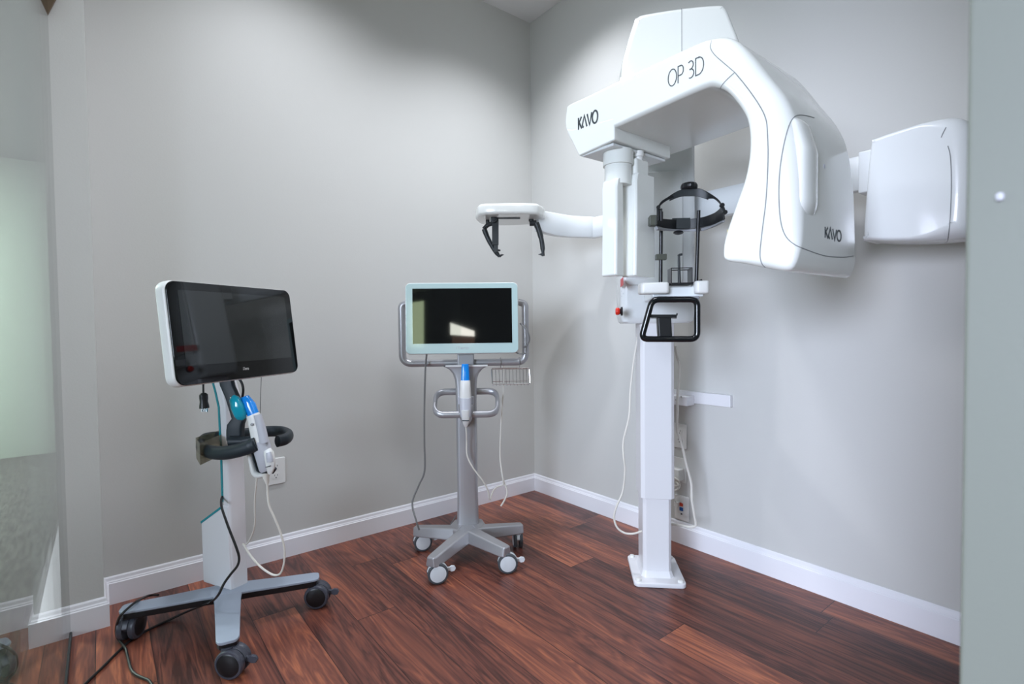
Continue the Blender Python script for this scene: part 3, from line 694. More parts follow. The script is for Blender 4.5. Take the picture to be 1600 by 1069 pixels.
def receptacle(f, p, cy, mat=None):
    b = BM(); q = [(x, max(-.0135, min(.0135, y)) + cy) for x, y in [(0.0175 * math.cos(2 * PI * k / 24), 0.0175 * math.sin(2 * PI * k / 24)) for k in range(24)]]
    prism(b, f, q, .0065, .0085); r = obj('receptacle', b, mat or MT['plast'], p)
    b = BM()
    for x, hh in ((-.0065, .008), (.0065, .0065)): box(b, f, x - .0011, x + .0011, cy + .004 - hh / 2, cy + .004 + hh / 2, .008, .0089)
    lathe(b, Fr(f(0, cy - .0075, .008), f.x, f.y, f.z), [(.0027, 0), (.0027, .0009)], 12)
    obj('socket_slots', b, MT['ink'], p)
t, f, p_ = wall_plate('outlet_plate', -1.108, 0.535, 0.080, 0.122, 'white electrical outlet plate highest of three beside the x-ray column', 'outlet')
receptacle(f, p_, .022); receptacle(f, p_, -.022)
t, f, p_ = wall_plate('outlet_plate', -1.105, 0.366, 0.080, 0.122, 'white outlet plate half hidden by a bundled plug, middle of three', 'outlet')
b = BM(); box(b, f, -.028, .03, -.045, .012, .006, .05); obj('power_adapter', b, MT['plast'], p_, bevel=.006)
t, f, p_ = wall_plate('data_plate', -1.119, 0.178, 0.080, 0.122, 'white data jack plate with red and blue ports just above the baseboard', 'wall plate')
b = BM(); box(b, f, -.009, .009, .010, .026, .006, .012); obj('red_port', b, MT['jackred'], p_)
b = BM(); box(b, f, -.009, .009, -.013, .003, .006, .012); obj('blue_port', b, MT['jackblue'], p_)
b = BM(); box(b, f, -.004, .004, -.033, -.026, .006, .009); obj('port', b, MT['ink'], p_)
b = BM(); box(b, f, -.028, -.008, .008, .028, .006, .03); tube(b, [f(-.02, .02, .02), f(-.025, .05, .03), f(-.01, .065, .025), f(.012, .06, .02), f(.014, .03, .02)], .003, 8, smooth=5); obj('network_plug', b, MT['plast'], p_)
def cable(name, pts, r, mat, label, parent=None, sub=6):
    b = BM(); tube(b, pts, r, 8, smooth=sub); o = obj(name, b, mat, parent)
    if parent is None: tag(o, label, 'cable')
    else: o['label'] = label
    return o
# left looping cable: hangs from the upper body, swings out to the left and comes back to the column
cl = [at_d(996.5, 508, 2.28), at_d(995.5, 530, 2.28), at_d(990, 565, 2.28), at_d(985, 610, 2.28), at_d(983, 650, 2.27), at_d(974, 690, 2.27), at_d(974.5, 715, 2.26), at_d(976.5, 735, 2.26), at_d(973, 768, 2.26), at_d(964, 790, 2.26), at_d(959.5, 808, 2.26), at_d(964, 824, 2.25), at_d(976, 833, 2.24), at_d(990, 834, 2.23), at_d(1003, 830, 2.22)]
cable('power_cable', cl, .0042, MT['cordw'], 'thin white cable looping out left of the x-ray column', X)
cr_ = [at_d(1054.5, 541, 2.30), at_d(1057, 556, 2.30), at_d(1062, 572, 2.30), at_d(1061, 595, 2.29), at_d(1058.5, 620, 2.27), at_d(1058.5, 645, 2.27), at_d(1058, 672, 2.28), at_d(1065, 694, 2.29), at_d(1073, 728, 2.3), at_d(1080, 755, 2.31), at_d(1081, 780, 2.31), at_d(1085, 806, 2.31), at_d(1087, 821, 2.31), at_d(1078, 823.5, 2.32), at_d(1063, 821, 2.33), at_d(1048, 819, 2.32)]
cable('power_cable', cr_, .0056, MT['cordw'], 'thick white cable hanging down the right side of the x-ray column', X)
bun = []
P = V((-0.075, -1.115, 0.315))
for k in range(26):
    a = k * 0.9; bun.append(P + V((-.008 * math.sin(a * 1.7), .036 * math.cos(a) , .022 * math.sin(a) + .012 * math.cos(a * .7))))
cable('bundled_cord', bun, .0045, MT['cordw'], 'bundle of white cord gathered below the middle outlet', None, 4)

# ------------------------------------------------------------------ left wall outlet
zl = (at_y(428, 713, 0).z + at_y(428, 757, 0).z) / 2
ol = thing('outlet_plate', 'white duplex outlet plate on the left wall behind the black-screened cart', 'outlet', (-1.605, 0, 0.36))
f = Fr((-1.608, 0, 0.418), (1, 0, 0), (0, 0, 1), (0, -1, 0))
b = BM(); slab(b, f, rrect(.086, .124, .006), [.003] * 24, 0.0, .007, 3); pp = obj('face_plate', b, MT['plast'], ol)
receptacle(f, pp, .022); receptacle(f, pp, -.022)

# ------------------------------------------------------------------ casters
def caster(parent, pos, ang, r, w, body_mat, tyre_mat, hub_mat, ztop, twin=True, tab=None):
    """swivel caster under pos; its wheels face the direction ang (radians)"""
    ax = V((math.cos(ang), math.sin(ang), 0)); fwd = V((-math.sin(ang), math.cos(ang), 0))
    c = V((pos.x, pos.y, r)) + fwd * (r * 0.35)
    b = BM()
    f = Fr(c, fwd, (0, 0, 1), ax)
    q = [(r * 1.02 * math.cos(a), r * 1.02 * math.sin(a)) for a in [math.radians(10 + 160 * k / 10) for k in range(11)]]
    q = [(-r * .75, -r * .1)] + [(x, y) for x, y in q[::-1]] + [(r * .8, -r * .1), (0, -r * .2)]
    prism(b, f, q, -w * .16, w * .16)
    cyl(b, V((pos.x, pos.y, r)), V((pos.x, pos.y, ztop)), .014, n=14)
    lathe(b, Fr(V((pos.x, pos.y, ztop - .012))), [(.022, 0), (.022, .012)], 16)
    cs = obj('caster', b, body_mat, parent, bevel=.002, seg=2)
    for s in (1, -1):
        wf = Fr(c + ax * (s * w * .34), fwd, V((0, 0, 1)), ax * s)
        b = BM(); lathe(b, wf, [(r * .55, -w * .17), (r * .97, -w * .17), (r, -w * .12), (r, w * .10), (r * .93, w * .17), (r * .80, w * .185), (r * .78, w * .15)], 30)
        wh = obj('wheel', b, tyre_mat, cs, angle=30)
        if hub_mat:
            b = BM(); lathe(b, wf, [(r * .79, w * .10), (r * .79, w * .17), (r * .70, w * .205), (r * .2, w * .215)], 30); obj('hub_cap', b, hub_mat, cs, angle=30)
    if tab:
        b = BM(); d = fwd * tab
        tf = Fr(c + d * (r * .80) + V((0, 0, r * .18)), d, (0, 0, 1), ax)
        q = [(0, -.010), (r * .35, -.008), (r * .55, -.013), (r * .85, -.011), (r * .98, 0), (r * .85, .011), (r * .55, .013), (r * .35, .008), (0, .010)]
        prism(b, tf, q, -.004, .005); obj('brake_pedal', b, body_mat, cs, bevel=.002, seg=2)
    return cs

# ------------------------------------------------------------------ cart with the aqua bezel (by the corner)
TH2 = math.radians(-36.0); O2 = V((-0.86, -0.50, 0))
C2 = Fr(O2, (math.cos(TH2), math.sin(TH2), 0), (-math.sin(TH2), math.cos(TH2), 0), (0, 0, 1))
K2 = thing('scanner_cart', 'silver wheeled cart holding a dark monitor with pale aqua bezel, near the room corner', 'medical cart', O2, TH2)
def loc2(P): d = P - O2; return d.dot(C2.x), d.dot(C2.y), d.z
hubp = C2(0.0, -0.075, 0)
b = BM()
prism(b, C2, [(-.068, .045), (.068, .045), (.085, -.02), (.070, -.085), (.025, -.12), (-.025, -.12), (-.070, -.085), (-.085, -.02)], .085, .138)
base2 = obj('base_hub', b, MT['silver'], K2, bevel=.012, seg=4)
tips = [at_z(648, 822, .118), at_z(672, 872, .118), at_z(793, 855, .118), at_z(816, 818, .118)]
for i, tp in enumerate(tips):
    d = V((tp.x - hubp.x, tp.y - hubp.y, 0)); L_ = d.length; d.normalize(); n_ = V((-d.y, d.x, 0)); b = BM(); secs = []
    for t, wd, zt_, zb_ in ((0.10, .040, .140, .082), (0.5, .036, .131, .080), (0.93, .031, .120, .076), (1.0, .024, .119, .077)):
        p = hubp + d * (L_ * t)
        secs.append([p - n_ * wd + V((0, 0, zb_)), p + n_ * wd + V((0, 0, zb_)), p + n_ * wd * .72 + V((0, 0, zt_)), p - n_ * wd * .72 + V((0, 0, zt_))])
    loft(b, secs); obj('base_leg', b, MT['silver'], K2, bevel=.007, seg=3)
    cpos = hubp + d * (L_ * 0.915)
    ang = [math.radians(-108), math.radians(-112), math.radians(-122), math.radians(-32)][i]
    caster(K2, cpos, ang, .044, .044, MT['hubw'], MT['tyre'], MT['hubw'], .080, tab=(None if i == 3 else 1))
# column, flaring at its top
b = BM(); secs = []
def colsec(w, y0, y1, z, r=.016):
    return [C2(x, (y0 + y1) / 2 + y, z) for x, y in rrect(2 * w, y1 - y0, min(r, w * .9))]
for w, z in ((.054, .125), (.051, .15), (.049, .30), (.049, .72), (.050, .80), (.053, .835), (.062, .862), (.080, .884), (.105, .897)):
    secs.append(colsec(w, -.035, .045, z))
loft(b, secs); col2 = obj('column', b, MT['silver'], K2, angle=50)
b = BM(); box(b, C2, -.095, .105, -.0365, -.030, .897, .905); obj('top_strip', b, MT['plast'], col2)
# monitor cradle frame
b = BM(); fpth = round_path([C2(-.272, .02, 1.205), C2(-.306, .02, 1.195), C2(-.306, .02, .912), C2(.290, .02, .912), C2(.290, .02, 1.195), C2(.256, .02, 1.205)], .045, 7, closed=False)
tube(b, fpth, .0175, 14); obj('cradle_frame', b, MT['silver'], K2, angle=60)
# handle: a tilted loop fixed to both sides of the column
b = BM()
hp2 = round_path([C2(-.150, -.055, .672), C2(.150, -.055, .672), C2(.150, .05, .768), C2(-.150, .05, .768)], .05, 8)
tube(b, hp2, .0105, 12, closed=True, ry=.0165, upv=(0, 0, 1)); obj('push_handle', b, MT['silver'], K2, angle=60)
# monitor
MON2 = Fr(C2(-.012, -.062, 1.127), C2.x, (C2.z * math.cos(.06) + C2.y * math.sin(.06)), -(C2.y * math.cos(.06) - C2.z * math.sin(.06)))
b = BM(); slab(b, MON2, rrect(.530, .336, .024), [.010] * 24, -.040, .0, 4); m2 = obj('monitor', b, MT['plast'], K2, angle=60)
b = BM(); slab(b, MON2, rrect(.524, .330, .022), [.0015] * 24, -.004, .0022, 2); bz2 = obj('bezel', b, MT['aqua'], m2)
b = BM(); box(b, MON2, -.230, .234, -.118, .140, .001, .0030); obj('display', b, MT['lcdb'], m2, smooth=False)
b = BM(); lettering(b, 'iTero', MON2.at(-.03, -.145, .0024), .060, .011, .0018); obj('maker_lettering', b, MT['inkpale'], m2)
b = BM(); box(b, C2, -.06, .06, -.04, .03, 1.05, 1.16); box(b, C2, -.04, .04, -.02, .035, .90, 1.06); obj('monitor_mount', b, MT['silver'], K2, bevel=.006)
b = BM(); tube(b, [C2(.262, -.03, 1.10), C2(.292, -.04, 1.07), C2(.306, -.03, 1.03), C2(.300, -.01, 1.00), C2(.28, -.02, .985)], .004, 8, smooth=6); tube(b, [C2(.235, -.03, .962), C2(.262, -.05, .955), C2(.288, -.03, .957)], .003, 8, smooth=6); obj('monitor_cord', b, MT['cordg'], m2)
# wand cup on the column
b = BM(); secs = []
for z, w, dpt, yb in ((.612, .006, .016, -.036), (.622, .016, .024, -.036), (.645, .027, .040, -.036), (.675, .034, .054, -.036), (.705, .037, .060, -.036), (.722, .037, .060, -.036)):
    secs.append([C2(w * math.cos(a) * 1.0, yb - dpt * max(0, math.sin(a)) ** .7 + (0.004 if math.sin(a) < 0 else 0), z) for a in [2 * PI * k / 20 for k in range(20)]])
loft(b, secs); obj('wand_cup', b, MT['silver'], col2, angle=50)
b = BM(); box(b, C2, -.038, .038, -.050, -.034, .715, .757); obj('cup_back', b, MT['grey'], col2, bevel=.004)
# the scanner wand standing in it
W2 = thing('scanner_wand', 'white handheld intraoral scanner with slim blue tip, resting on the silver cart column', 'dental scanner', C2(0, -.07, .63), TH2)
def wsec(z, w, d, yc, n=14, p=.75):
    return [C2(math.copysign(abs(math.cos(a)) ** p, math.cos(a)) * w, yc + math.copysign(abs(math.sin(a)) ** p, math.sin(a)) * d, z) for a in [2 * PI * k / n for k in range(n)]]
b = BM(); loft(b, [wsec(.735, .026, .020, -.075), wsec(.75, .0275, .021, -.075), wsec(.80, .025, .020, -.073), wsec(.832, .0235, .019, -.071), wsec(.836, .021, .017, -.071)]); obj('wand_body', b, MT['plast'], W2, angle=50)
b = BM(); loft(b, [wsec(.668, .024, .023, -.088), wsec(.70, .028, .024, -.085), wsec(.735, .0285, .024, -.078), wsec(.754, .0275, .0225, -.076)]); obj('wand_collar', b, MT['grey'], W2, angle=50)
b = BM(); loft(b, [wsec(.832, .0205, .014, -.071, p=.6), wsec(.87, .019, .0135, -.068, p=.6), wsec(.90, .0175, .012, -.066, p=.6), wsec(.912, .016, .010, -.065, p=.6)]); obj('blue_tip', b, MT['blue'], W2, angle=50, label='bright blue protective tip')
b = BM(); loft(b, [wsec(.618, .007, .007, -.080), wsec(.635, .014, .013, -.088), wsec(.66, .019, .018, -.094), wsec(.70, .0205, .018, -.096)]); obj('wand_tail', b, MT['plast'], W2, angle=50)
b = BM(); box(b, C2, -.0155, .0155, -.1105, -.106, .650, .654); obj('tail_band', b, MT['ink'], W2)
b = BM()
cw2 = [C2(0, -.080, .622), C2(.002, -.082, .58), at_d(729, 690, 2.44), at_d(730, 712, 2.44), at_d(739, 731, 2.44), at_d(754, 751, 2.45), at_d(762, 766, 2.47), at_d(765.5, 781, 2.49), at_d(770, 768, 2.52), at_d(777, 761, 2.54), at_d(786, 757, 2.55), at_d(785, 742, 2.55), at_d(781.5, 715, 2.56), at_d(782.5, 670, 2.57), at_d(785, 630, 2.57), at_d(787, 600, 2.57), at_d(787, 560, 2.56)]
tube(b, cw2, .0036, 8, smooth=6); obj('wand_cord', b, MT['cordw'], W2)
# small loose cord end
cable('loose_cord', [at_d(783, 735, 2.575), at_d(787, 752, 2.565), at_d(791.5, 764, 2.56), at_d(792, 773, 2.555), at_d(787, 784, 2.55), at_d(782.5, 791, 2.545)], .0042, MT['cordw'], 'short loose white cord end dangling right of the silver column', K2)
# grey cord on the left
gp = [at_d(667, 550, 2.46), at_d(664.5, 580, 2.47), at_d(663, 640, 2.48), at_d(663, 690, 2.48), at_d(663.5, 735, 2.48), at_d(655, 757, 2.48), at_d(646, 778, 2.47), at_d(644.5, 792, 2.46), at_d(650, 813, 2.43), at_d(655, 828, 2.44)]
cable('monitor_cable', gp, .0044, MT['cordg'], 'dark grey cable hanging from the aqua monitor down to the cart leg', K2)
cable('floor_cord', [at_z(660, 838, .07), at_z(668, 841, .045), at_z(680, 842, .03), at_z(692, 835, .04), at_z(705, 818, .08), at_z(712, 806, .10)], .0032, MT['cordg'], 'thin grey cord crossing between the silver cart legs', K2)
# wire basket hung on the frame
BK = thing('wire_basket', 'small chrome wire basket hooked on the lower right of the silver monitor frame', 'basket', C2(.235, .03, .80), TH2)
x0, x1 = at_pl(768, 585, C2(0, -.005, 0), C2.y), at_pl(827, 585, C2(0, -.005, 0), C2.y)
xa, xb = (x0 - O2).dot(C2.x), (x1 - O2).dot(C2.x); ztp, zbt = .884, .808
b = BM()
tube(b, round_path([C2(xa, -.005, ztp), C2(xb, -.005, ztp), C2(xb + .004, -.012, zbt), C2(xa + .003, -.012, zbt)], .008, 4), .0019, 8, closed=True)
obj('front_frame', b, MT['steel'], BK)
b = BM(); yb_ = .075
tube(b, [C2(xa + .004, yb_, ztp - .012), C2(xb - .004, yb_, ztp - .012)], .0014, 6); tube(b, [C2(xa + .004, yb_, zbt + .004), C2(xb - .004, yb_, zbt + .004)], .0014, 6)
for k in range(11):
    x = xa + .006 + (xb - xa - .012) * k / 10
    tube(b, [C2(x, -.005, ztp), C2(x - .002, yb_ * .95, ztp - .010), C2(x - .002, yb_, ztp - .014), C2(x - .001, yb_, zbt - .002), C2(x, yb_ * .93, zbt - .008), C2(x, .0, zbt - .008), C2(x, -.012, zbt)], .0013, 6)
obj('wire_grid', b, MT['steel'], BK)
for q in (.24, .74):
    x = xa + (xb - xa) * q; b = BM()
    tube(b, [C2(x, -.005, ztp), C2(x + .002, -.002, ztp + .02), C2(x + .002, .000, .930), C2(x + .002, .015, .935), C2(x, .035, .932), C2(x - .002, .045, .92)], .0017, 6, smooth=4); obj('hook', b, MT['steel'], BK)

# ------------------------------------------------------------------ cart with the black glass screen (left)
TH1 = math.radians(24.8); O1 = V((-1.88, -0.40, 0))
C1 = Fr(O1, (math.cos(TH1), math.sin(TH1), 0), (-math.sin(TH1), math.cos(TH1), 0), (0, 0, 1))
K1 = thing('scanner_cart', 'white and teal wheeled cart with large glossy black touchscreen near the glass partition', 'medical cart', O1, TH1)
h1 = V((-1.893, -0.455, 0))
tips1 = [at_z(188, 951, .118), at_z(356, 1003, .118), at_z(499, 899, .118)]
for i, tp in enumerate(tips1):
    d = V((tp.x - h1.x, tp.y - h1.y, 0)); L_ = d.length; d.normalize(); n_ = V((-d.y, d.x, 0))
    for nm, mt, zo, th, sh in (('base_leg', MT['legblue'], .119, .010, 1.0), ('leg_underside', MT['black'], .110, .022, .97)):
        b = BM(); secs = []
        for t, wd, zr in ((0.0, .050, .010), (0.25, .042, .008), (0.6, .037, .003), (0.94, .033, 0), (0.985, .026, 0), (1.0, .014, 0)):
            p = h1 + d * (L_ * t * sh)
            secs.append([p + n_ * (sg * wd * (1 if nm == 'base_leg' else .93)) + V((0, 0, zo + zr + dz)) for sg, dz in ((-1, -th), (1, -th), (1, 0), (-1, 0))])
        loft(b, secs); lg = obj(nm, b, mt, K1 if nm == 'base_leg' else lgo, bevel=.003, seg=2)
        if nm == 'base_leg': lgo = lg
    ang = [math.radians(-30), math.radians(-133), math.radians(-125)][i]
    caster(K1, h1 + d * (L_ * .93), ang, .046, .056, MT['caster'], MT['caster'], MT['black'], .095, tab=(None if i == 0 else 1))
# tower and column: side profile in the cart's y-z plane
SF = Fr(C1(0, 0, 0), C1.y, C1.z, C1.x)
b = BM(); prism(b, SF, [(-.066, .123), (.098, .123), (.100, .352), (-.020, .425), (-.030, .44), (-.060, .44)], -.0375, .0305); tw = obj('tower_base', b, MT['white'], K1, bevel=.006)
b = BM(); prism(b, SF, [(.1005, .348), (.1035, .356), (-.018, .431), (-.022, .424)], -.038, .031); obj('teal_edge', b, MT['teal'], tw, bevel=.001)
b = BM(); secs = []
colp = [(.125, -.068, -.020), (.45, -.066, -.026), (.62, -.064, -.026), (.80, -.062, -.020), (.85, -.050, -.005), (.93, -.020, .025), (1.00, .0, .045)]
for z, ya, yb in colp: secs.append([C1(x, (ya + yb) / 2 + y, z) for x, y in rrect(.070, yb - ya, .012, 4)])
loft(b, secs); c1o = obj('column', b, MT['white'], K1, angle=50)
b = BM(); secs = []
for z, ya, yb in colp[1:]: secs.append([C1(x, yb + y, z) for x, y in ((-.036, -.006), (.033, -.006), (.033, .003), (-.036, .003))])
loft(b, secs); obj('teal_edge', b, MT['teal'], c1o)
# dark neck and wand rest on the column's front
b = BM(); secs = []
for (px, py, w, D_, dd) in ((352, 585, .050, 1.84, .02), (356, 603, .051, 1.84, .02), (364, 621, .051, 1.835, .02), (370, 640, .050, 1.83, .022), (374, 654, .048, 1.83, .025), (369, 663, .054, 1.83, .03), (368, 672, .056, 1.83, .03), (368, 686, .055, 1.83, .03), (369.5, 693, .050, 1.83, .03)):
    P = at_d(px, py, D_); secs.append([P + Rt * x + Fw * y for x, y in rrect(w, dd, .008, 3)])
loft(b, secs); nk = obj('neck', b, MT['rubber'], K1, angle=50)
b = BM(); P, Q = at_d(360, 690, 1.80), at_d(397, 686, 1.80); tube(b, [P, (P + Q) / 2 - V((0, 0, .004)), Q], [.020, .016, .014], 12, upv=(0, 0, 1)); obj('wand_ledge', b, MT['rubber'], nk)
# handle arms
ZH = .655
def hpnt(px, py, z=ZH): return at_z(px, py, z)
b = BM(); tube(b, [at_d(356, 684, 1.98), at_d(336, 684, 1.97), at_d(320, 687, 1.94), at_d(313, 694, 1.89), at_d(316, 701, 1.84), at_d(329, 706.5, 1.785), at_d(348, 708, 1.755), at_d(368, 705, 1.742), at_d(386, 700, 1.736), at_d(396, 695.5, 1.734), at_d(400, 694, 1.734)], [.013, .014, .014, .014, .015, .016, .016, .016, .016, .014, .006], 14, smooth=6, ry=.0235, upv=(0, 0, 1)); obj('handle', b, MT['rubber'], K1, angle=60)
b = BM(); tube(b, [hpnt(380, 678, .66), hpnt(400, 676, .66), hpnt(425, 674, .66), hpnt(443, 675, .66), hpnt(452, 680, .66), hpnt(447, 686, .66), hpnt(436, 689, .66), hpnt(432.5, 690, .66)], [.013, .014, .014, .015, .016, .016, .014, .006], 14, smooth=6, ry=.0225, upv=(0, 0, 1)); obj('handle', b, MT['rubber'], K1, angle=60)
# smoked clear bin behind the left handle
b = BM(); q = [hpnt(306, 684, .70), hpnt(312, 693, .70), hpnt(346, 679, .70), hpnt(345, 672, .70)]
lw = [V((p.x, p.y, .626)) for p in q]
vs = [b.verts.new(p) for p in q]; vl = [b.verts.new(p) for p in lw]
for i in range(4): face(b, [vs[i], vs[(i + 1) % 4], vl[(i + 1) % 4], vl[i]])
face(b, vl); bin_ = obj('clear_bin', b, MT['acrylic'], K1, smooth=False); md = bin_.modifiers.new('s', 'SOLIDIFY'); md.thickness = .002; md.offset = 0
# monitor
cM = V((-1.870, -0.686, 1.077)); az, tl = 2.557, .116
nM = V((math.sin(az) * math.cos(tl), math.cos(az) * math.cos(tl), math.sin(tl))); rM = V((-math.cos(az), math.sin(az), 0)); uM = nM.cross(rM)
MF = Fr(cM, rM, uM, nM)
b = BM(); slab(b, MF, rrect(.502, .314, .030, 6), [.011] * 28, -.046, -.003, 5); m1 = obj('monitor', b, MT['plast'], K1, angle=60)
b = BM(); slab(b, MF, rrect(.496, .308, .028, 6), [.002] * 28, -.006, .0, 2); obj('glass_front', b, MT['screen'], m1)
b = BM(); box(b, MF, -.213, .218, -.098, .128, -.001, .0006); obj('display', b, MT['lcd'], m1, smooth=False)
b = BM(); lettering(b, 'iTero', MF.at(-.010, -.127, .0004), .024, .009, .0012); obj('maker_lettering', b, MT['inkwhite'], m1)
b = BM(); P = cM - nM * .045; box(b, Fr(P, rM, uM, nM), -.06, .06, -.12, .03, -.04, .002); loft(b, [[P - uM * .09 - nM * .03 + rM * x + nM * y for x, y in ((-.035, -.015), (.035, -.015), (.035, .02), (-.035, .02))], [C1(x, y, .965) for x, y in ((-.035, .03), (.035, .03), (.035, -.03), (-.035, -.03))][::-1]]); obj('monitor_mount', b, MT['black'], K1, bevel=.005)
b = BM(); tube(b, [at_d(372, 590, 1.80), at_d(378, 599, 1.80), at_d(380, 610, 1.80), at_d(378.5, 622, 1.82)], .0042, 8, smooth=5); obj('monitor_cord', b, MT['cordb'], m1)
# power plug dangling below the screen
PG = thing('power_plug', 'black three-prong power plug dangling under the black touchscreen', 'plug', at_d(319, 645, 1.66))
b = BM(); g = lambda x, y: at_d(x, y, 1.66)
tube(b, [g(317.5, 588), g(317.6, 600), g(317.8, 615)], .0030, 8, smooth=3); obj('plug_cord', b, MT['cordb'], PG)
b = BM(); tube(b, [g(317.9, 614), g(318, 617), g(318.2, 622), g(318.5, 628), g(319, 634), g(319.2, 638)], [.007, .0125, .0125, .0115, .0140, .0145], 14); obj('plug_body', b, MT['black'], PG)
for dx in (-3.0, .7, 3.8):
    b = BM(); p0 = g(319 + dx, 637.5); box(b, Fr(p0, Rt, Fw, Up), -.0018, .0018, -.003, .003, -.0125, .001); obj('prong', b, MT['steel'], PG)
# wand in the cradle
WD = 1.765
W1 = thing('scanner_wand', 'white and grey handheld scanner with teal and blue tip, leaning on the black-screened cart', 'dental scanner', at_d(418, 735, WD))
def wpath(pts, name, mat, dn=.8, par=W1, n=16, p=.7, label=None):
    b = BM(); secs = []; PP = [at_d(x, y, D_) for x, y, D_, w in pts]
    for i, (x, y, D_, w) in enumerate(pts):
        t = (PP[min(i + 1, len(pts) - 1)] - PP[max(i - 1, 0)]).normalized(); s = t.cross(Fw).normalized(); d = s.cross(t)
        secs.append([PP[i] + s * (math.copysign(abs(math.cos(a)) ** p, math.cos(a)) * w) + d * (math.copysign(abs(math.sin(a)) ** p, math.sin(a)) * w * dn) for a in [2 * PI * k / n for k in range(n)]])
    loft(b, secs); return obj(name, b, mat, par, angle=50, label=label)
wpath([(395, 648, 1.755, .0205), (398, 655, 1.755, .022), (406, 688, 1.755, .0245), (408, 697, 1.755, .0255)], 'wand_body', MT['plast'])
b = BM(); P = at_d(400, 650, 1.735); 
wpath([(402.5, 648, 1.742, .0125), (409, 672, 1.742, .0145), (413, 692, 1.742, .0155)], 'side_cover', MT['grey'], .6)
wpath([(407, 690, 1.755, .026), (410, 702, 1.755, .0275), (414, 718, 1.755, .026), (416, 733, 1.757, .022), (417, 736, 1.757, .018)], 'wand_collar', MT['grey'])
wpath([(417.5, 703, 1.735, .013), (420, 708, 1.733, .0165), (422.5, 722, 1.733, .0165), (423, 730, 1.735, .015), (422, 737, 1.738, .010), (421, 741, 1.74, .005)], 'wand_button', MT['plast'], .5)
wpath([(419.5, 707, 1.722, .008), (421, 714, 1.720, .0105), (422, 722, 1.721, .0105)], 'thumb_pad', MT['grey'], .5)
b = BM(); P = at_d(419.5, 730, 1.724); tube(b, [at_d(415, 730.3, 1.722), at_d(423, 728, 1.722)], .0015, 6); obj('band_mark', b, MT['ink'], W1)
wpath([(376, 627, 1.765, .012), (384, 626, 1.76, .019), (390, 634, 1.757, .0195), (396, 648, 1.755, .018)], 'blue_tip', MT['blue'], .75, label='bright blue protective tip')
wpath([(364, 619.5, 1.745, .008), (366, 623, 1.742, .0165), (371, 636, 1.742, .021), (376, 648, 1.744, .0205), (377.5, 654, 1.746, .015), (378, 656, 1.748, .006)], 'teal_tip', MT['tealtip'], .6, label='rounded teal end of the tip')
b = BM(); P = at_d(393.5, 663.5, 1.733); lathe(b, Fr(P, Rt, Up, -Fw), [(.005, -.004), (.005, .0005), (.004, .001)], 14); obj('small_button', b, MT['midgrey'], W1)
b = BM(); tube(b, [at_d(416, 737, 1.757), at_d(415.5, 745, 1.757), at_d(417.5, 756, 1.757)], [.011, .011, .0055], 12)
tube(b, [at_d(417.5, 755, 1.757), at_d(418.5, 775, 1.757), at_d(421, 792, 1.757), at_d(429, 810, 1.76), at_d(438, 832, 1.765), at_d(444, 856, 1.77), at_d(444, 878, 1.775), at_d(439, 895, 1.78), at_d(430, 899, 1.785), at_d(418, 894, 1.79), at_d(403, 882, 1.80), at_d(390, 866, 1.81), at_d(380, 850, 1.84)], .0036, 8, smooth=6); obj('wand_cord', b, MT['cordw'], W1)
# cradle holding it: white shell with a dark liner
b = BM(); tube(b, [at_d(391, 702, 1.79), at_d(395, 722, 1.79), at_d(399, 737, 1.785), at_d(406, 742, 1.775), at_d(417, 740, 1.770)], [.010, .011, .012, .012, .009], 10, smooth=5, ry=.020, upv=Fw); obj('cradle', b, MT['plast'], K1, angle=60)
b = BM(); tube(b, [at_d(396, 704, 1.772), at_d(400, 722, 1.772), at_d(405, 734, 1.768), at_d(413, 737, 1.762), at_d(420, 737.5, 1.756)], [.0055, .006, .006, .006, .004], 10, smooth=5, ry=.016, upv=Fw); obj('cradle_liner', b, MT['rubber'], K1, angle=60)
b = BM(); tube(b, [at_d(424, 738, 1.78), at_d(429, 731, 1.78)], .009, 10); obj('cradle_clip', b, MT['rubber'], K1)
b = BM(); tube(b, [at_d(384, 700, 1.82), at_d(393, 706, 1.79)], .016, 10); obj('cradle_arm', b, MT['plast'], K1)
cable('charging_cord', [at_d(402, 740, 1.785), at_d(400.5, 755, 1.785), at_d(398.5, 775, 1.79), at_d(398, 795, 1.80), at_d(398.5, 815, 1.81), at_d(396, 830, 1.83), at_d(389, 846, 1.86), at_d(383, 852, 1.875)], .0030, MT['cordw'], 'thin white cord dropping from the scanner cradle behind the white column', K1)
cable('thin_cord', [at_d(408.5, 585, 1.93), at_d(408, 600, 1.93), at_d(407, 625, 1.93), at_d(406, 655, 1.93), at_d(404, 690, 1.92)], .0012, MT['cordg'], 'hair-thin grey cord hanging behind the monitor', K1)
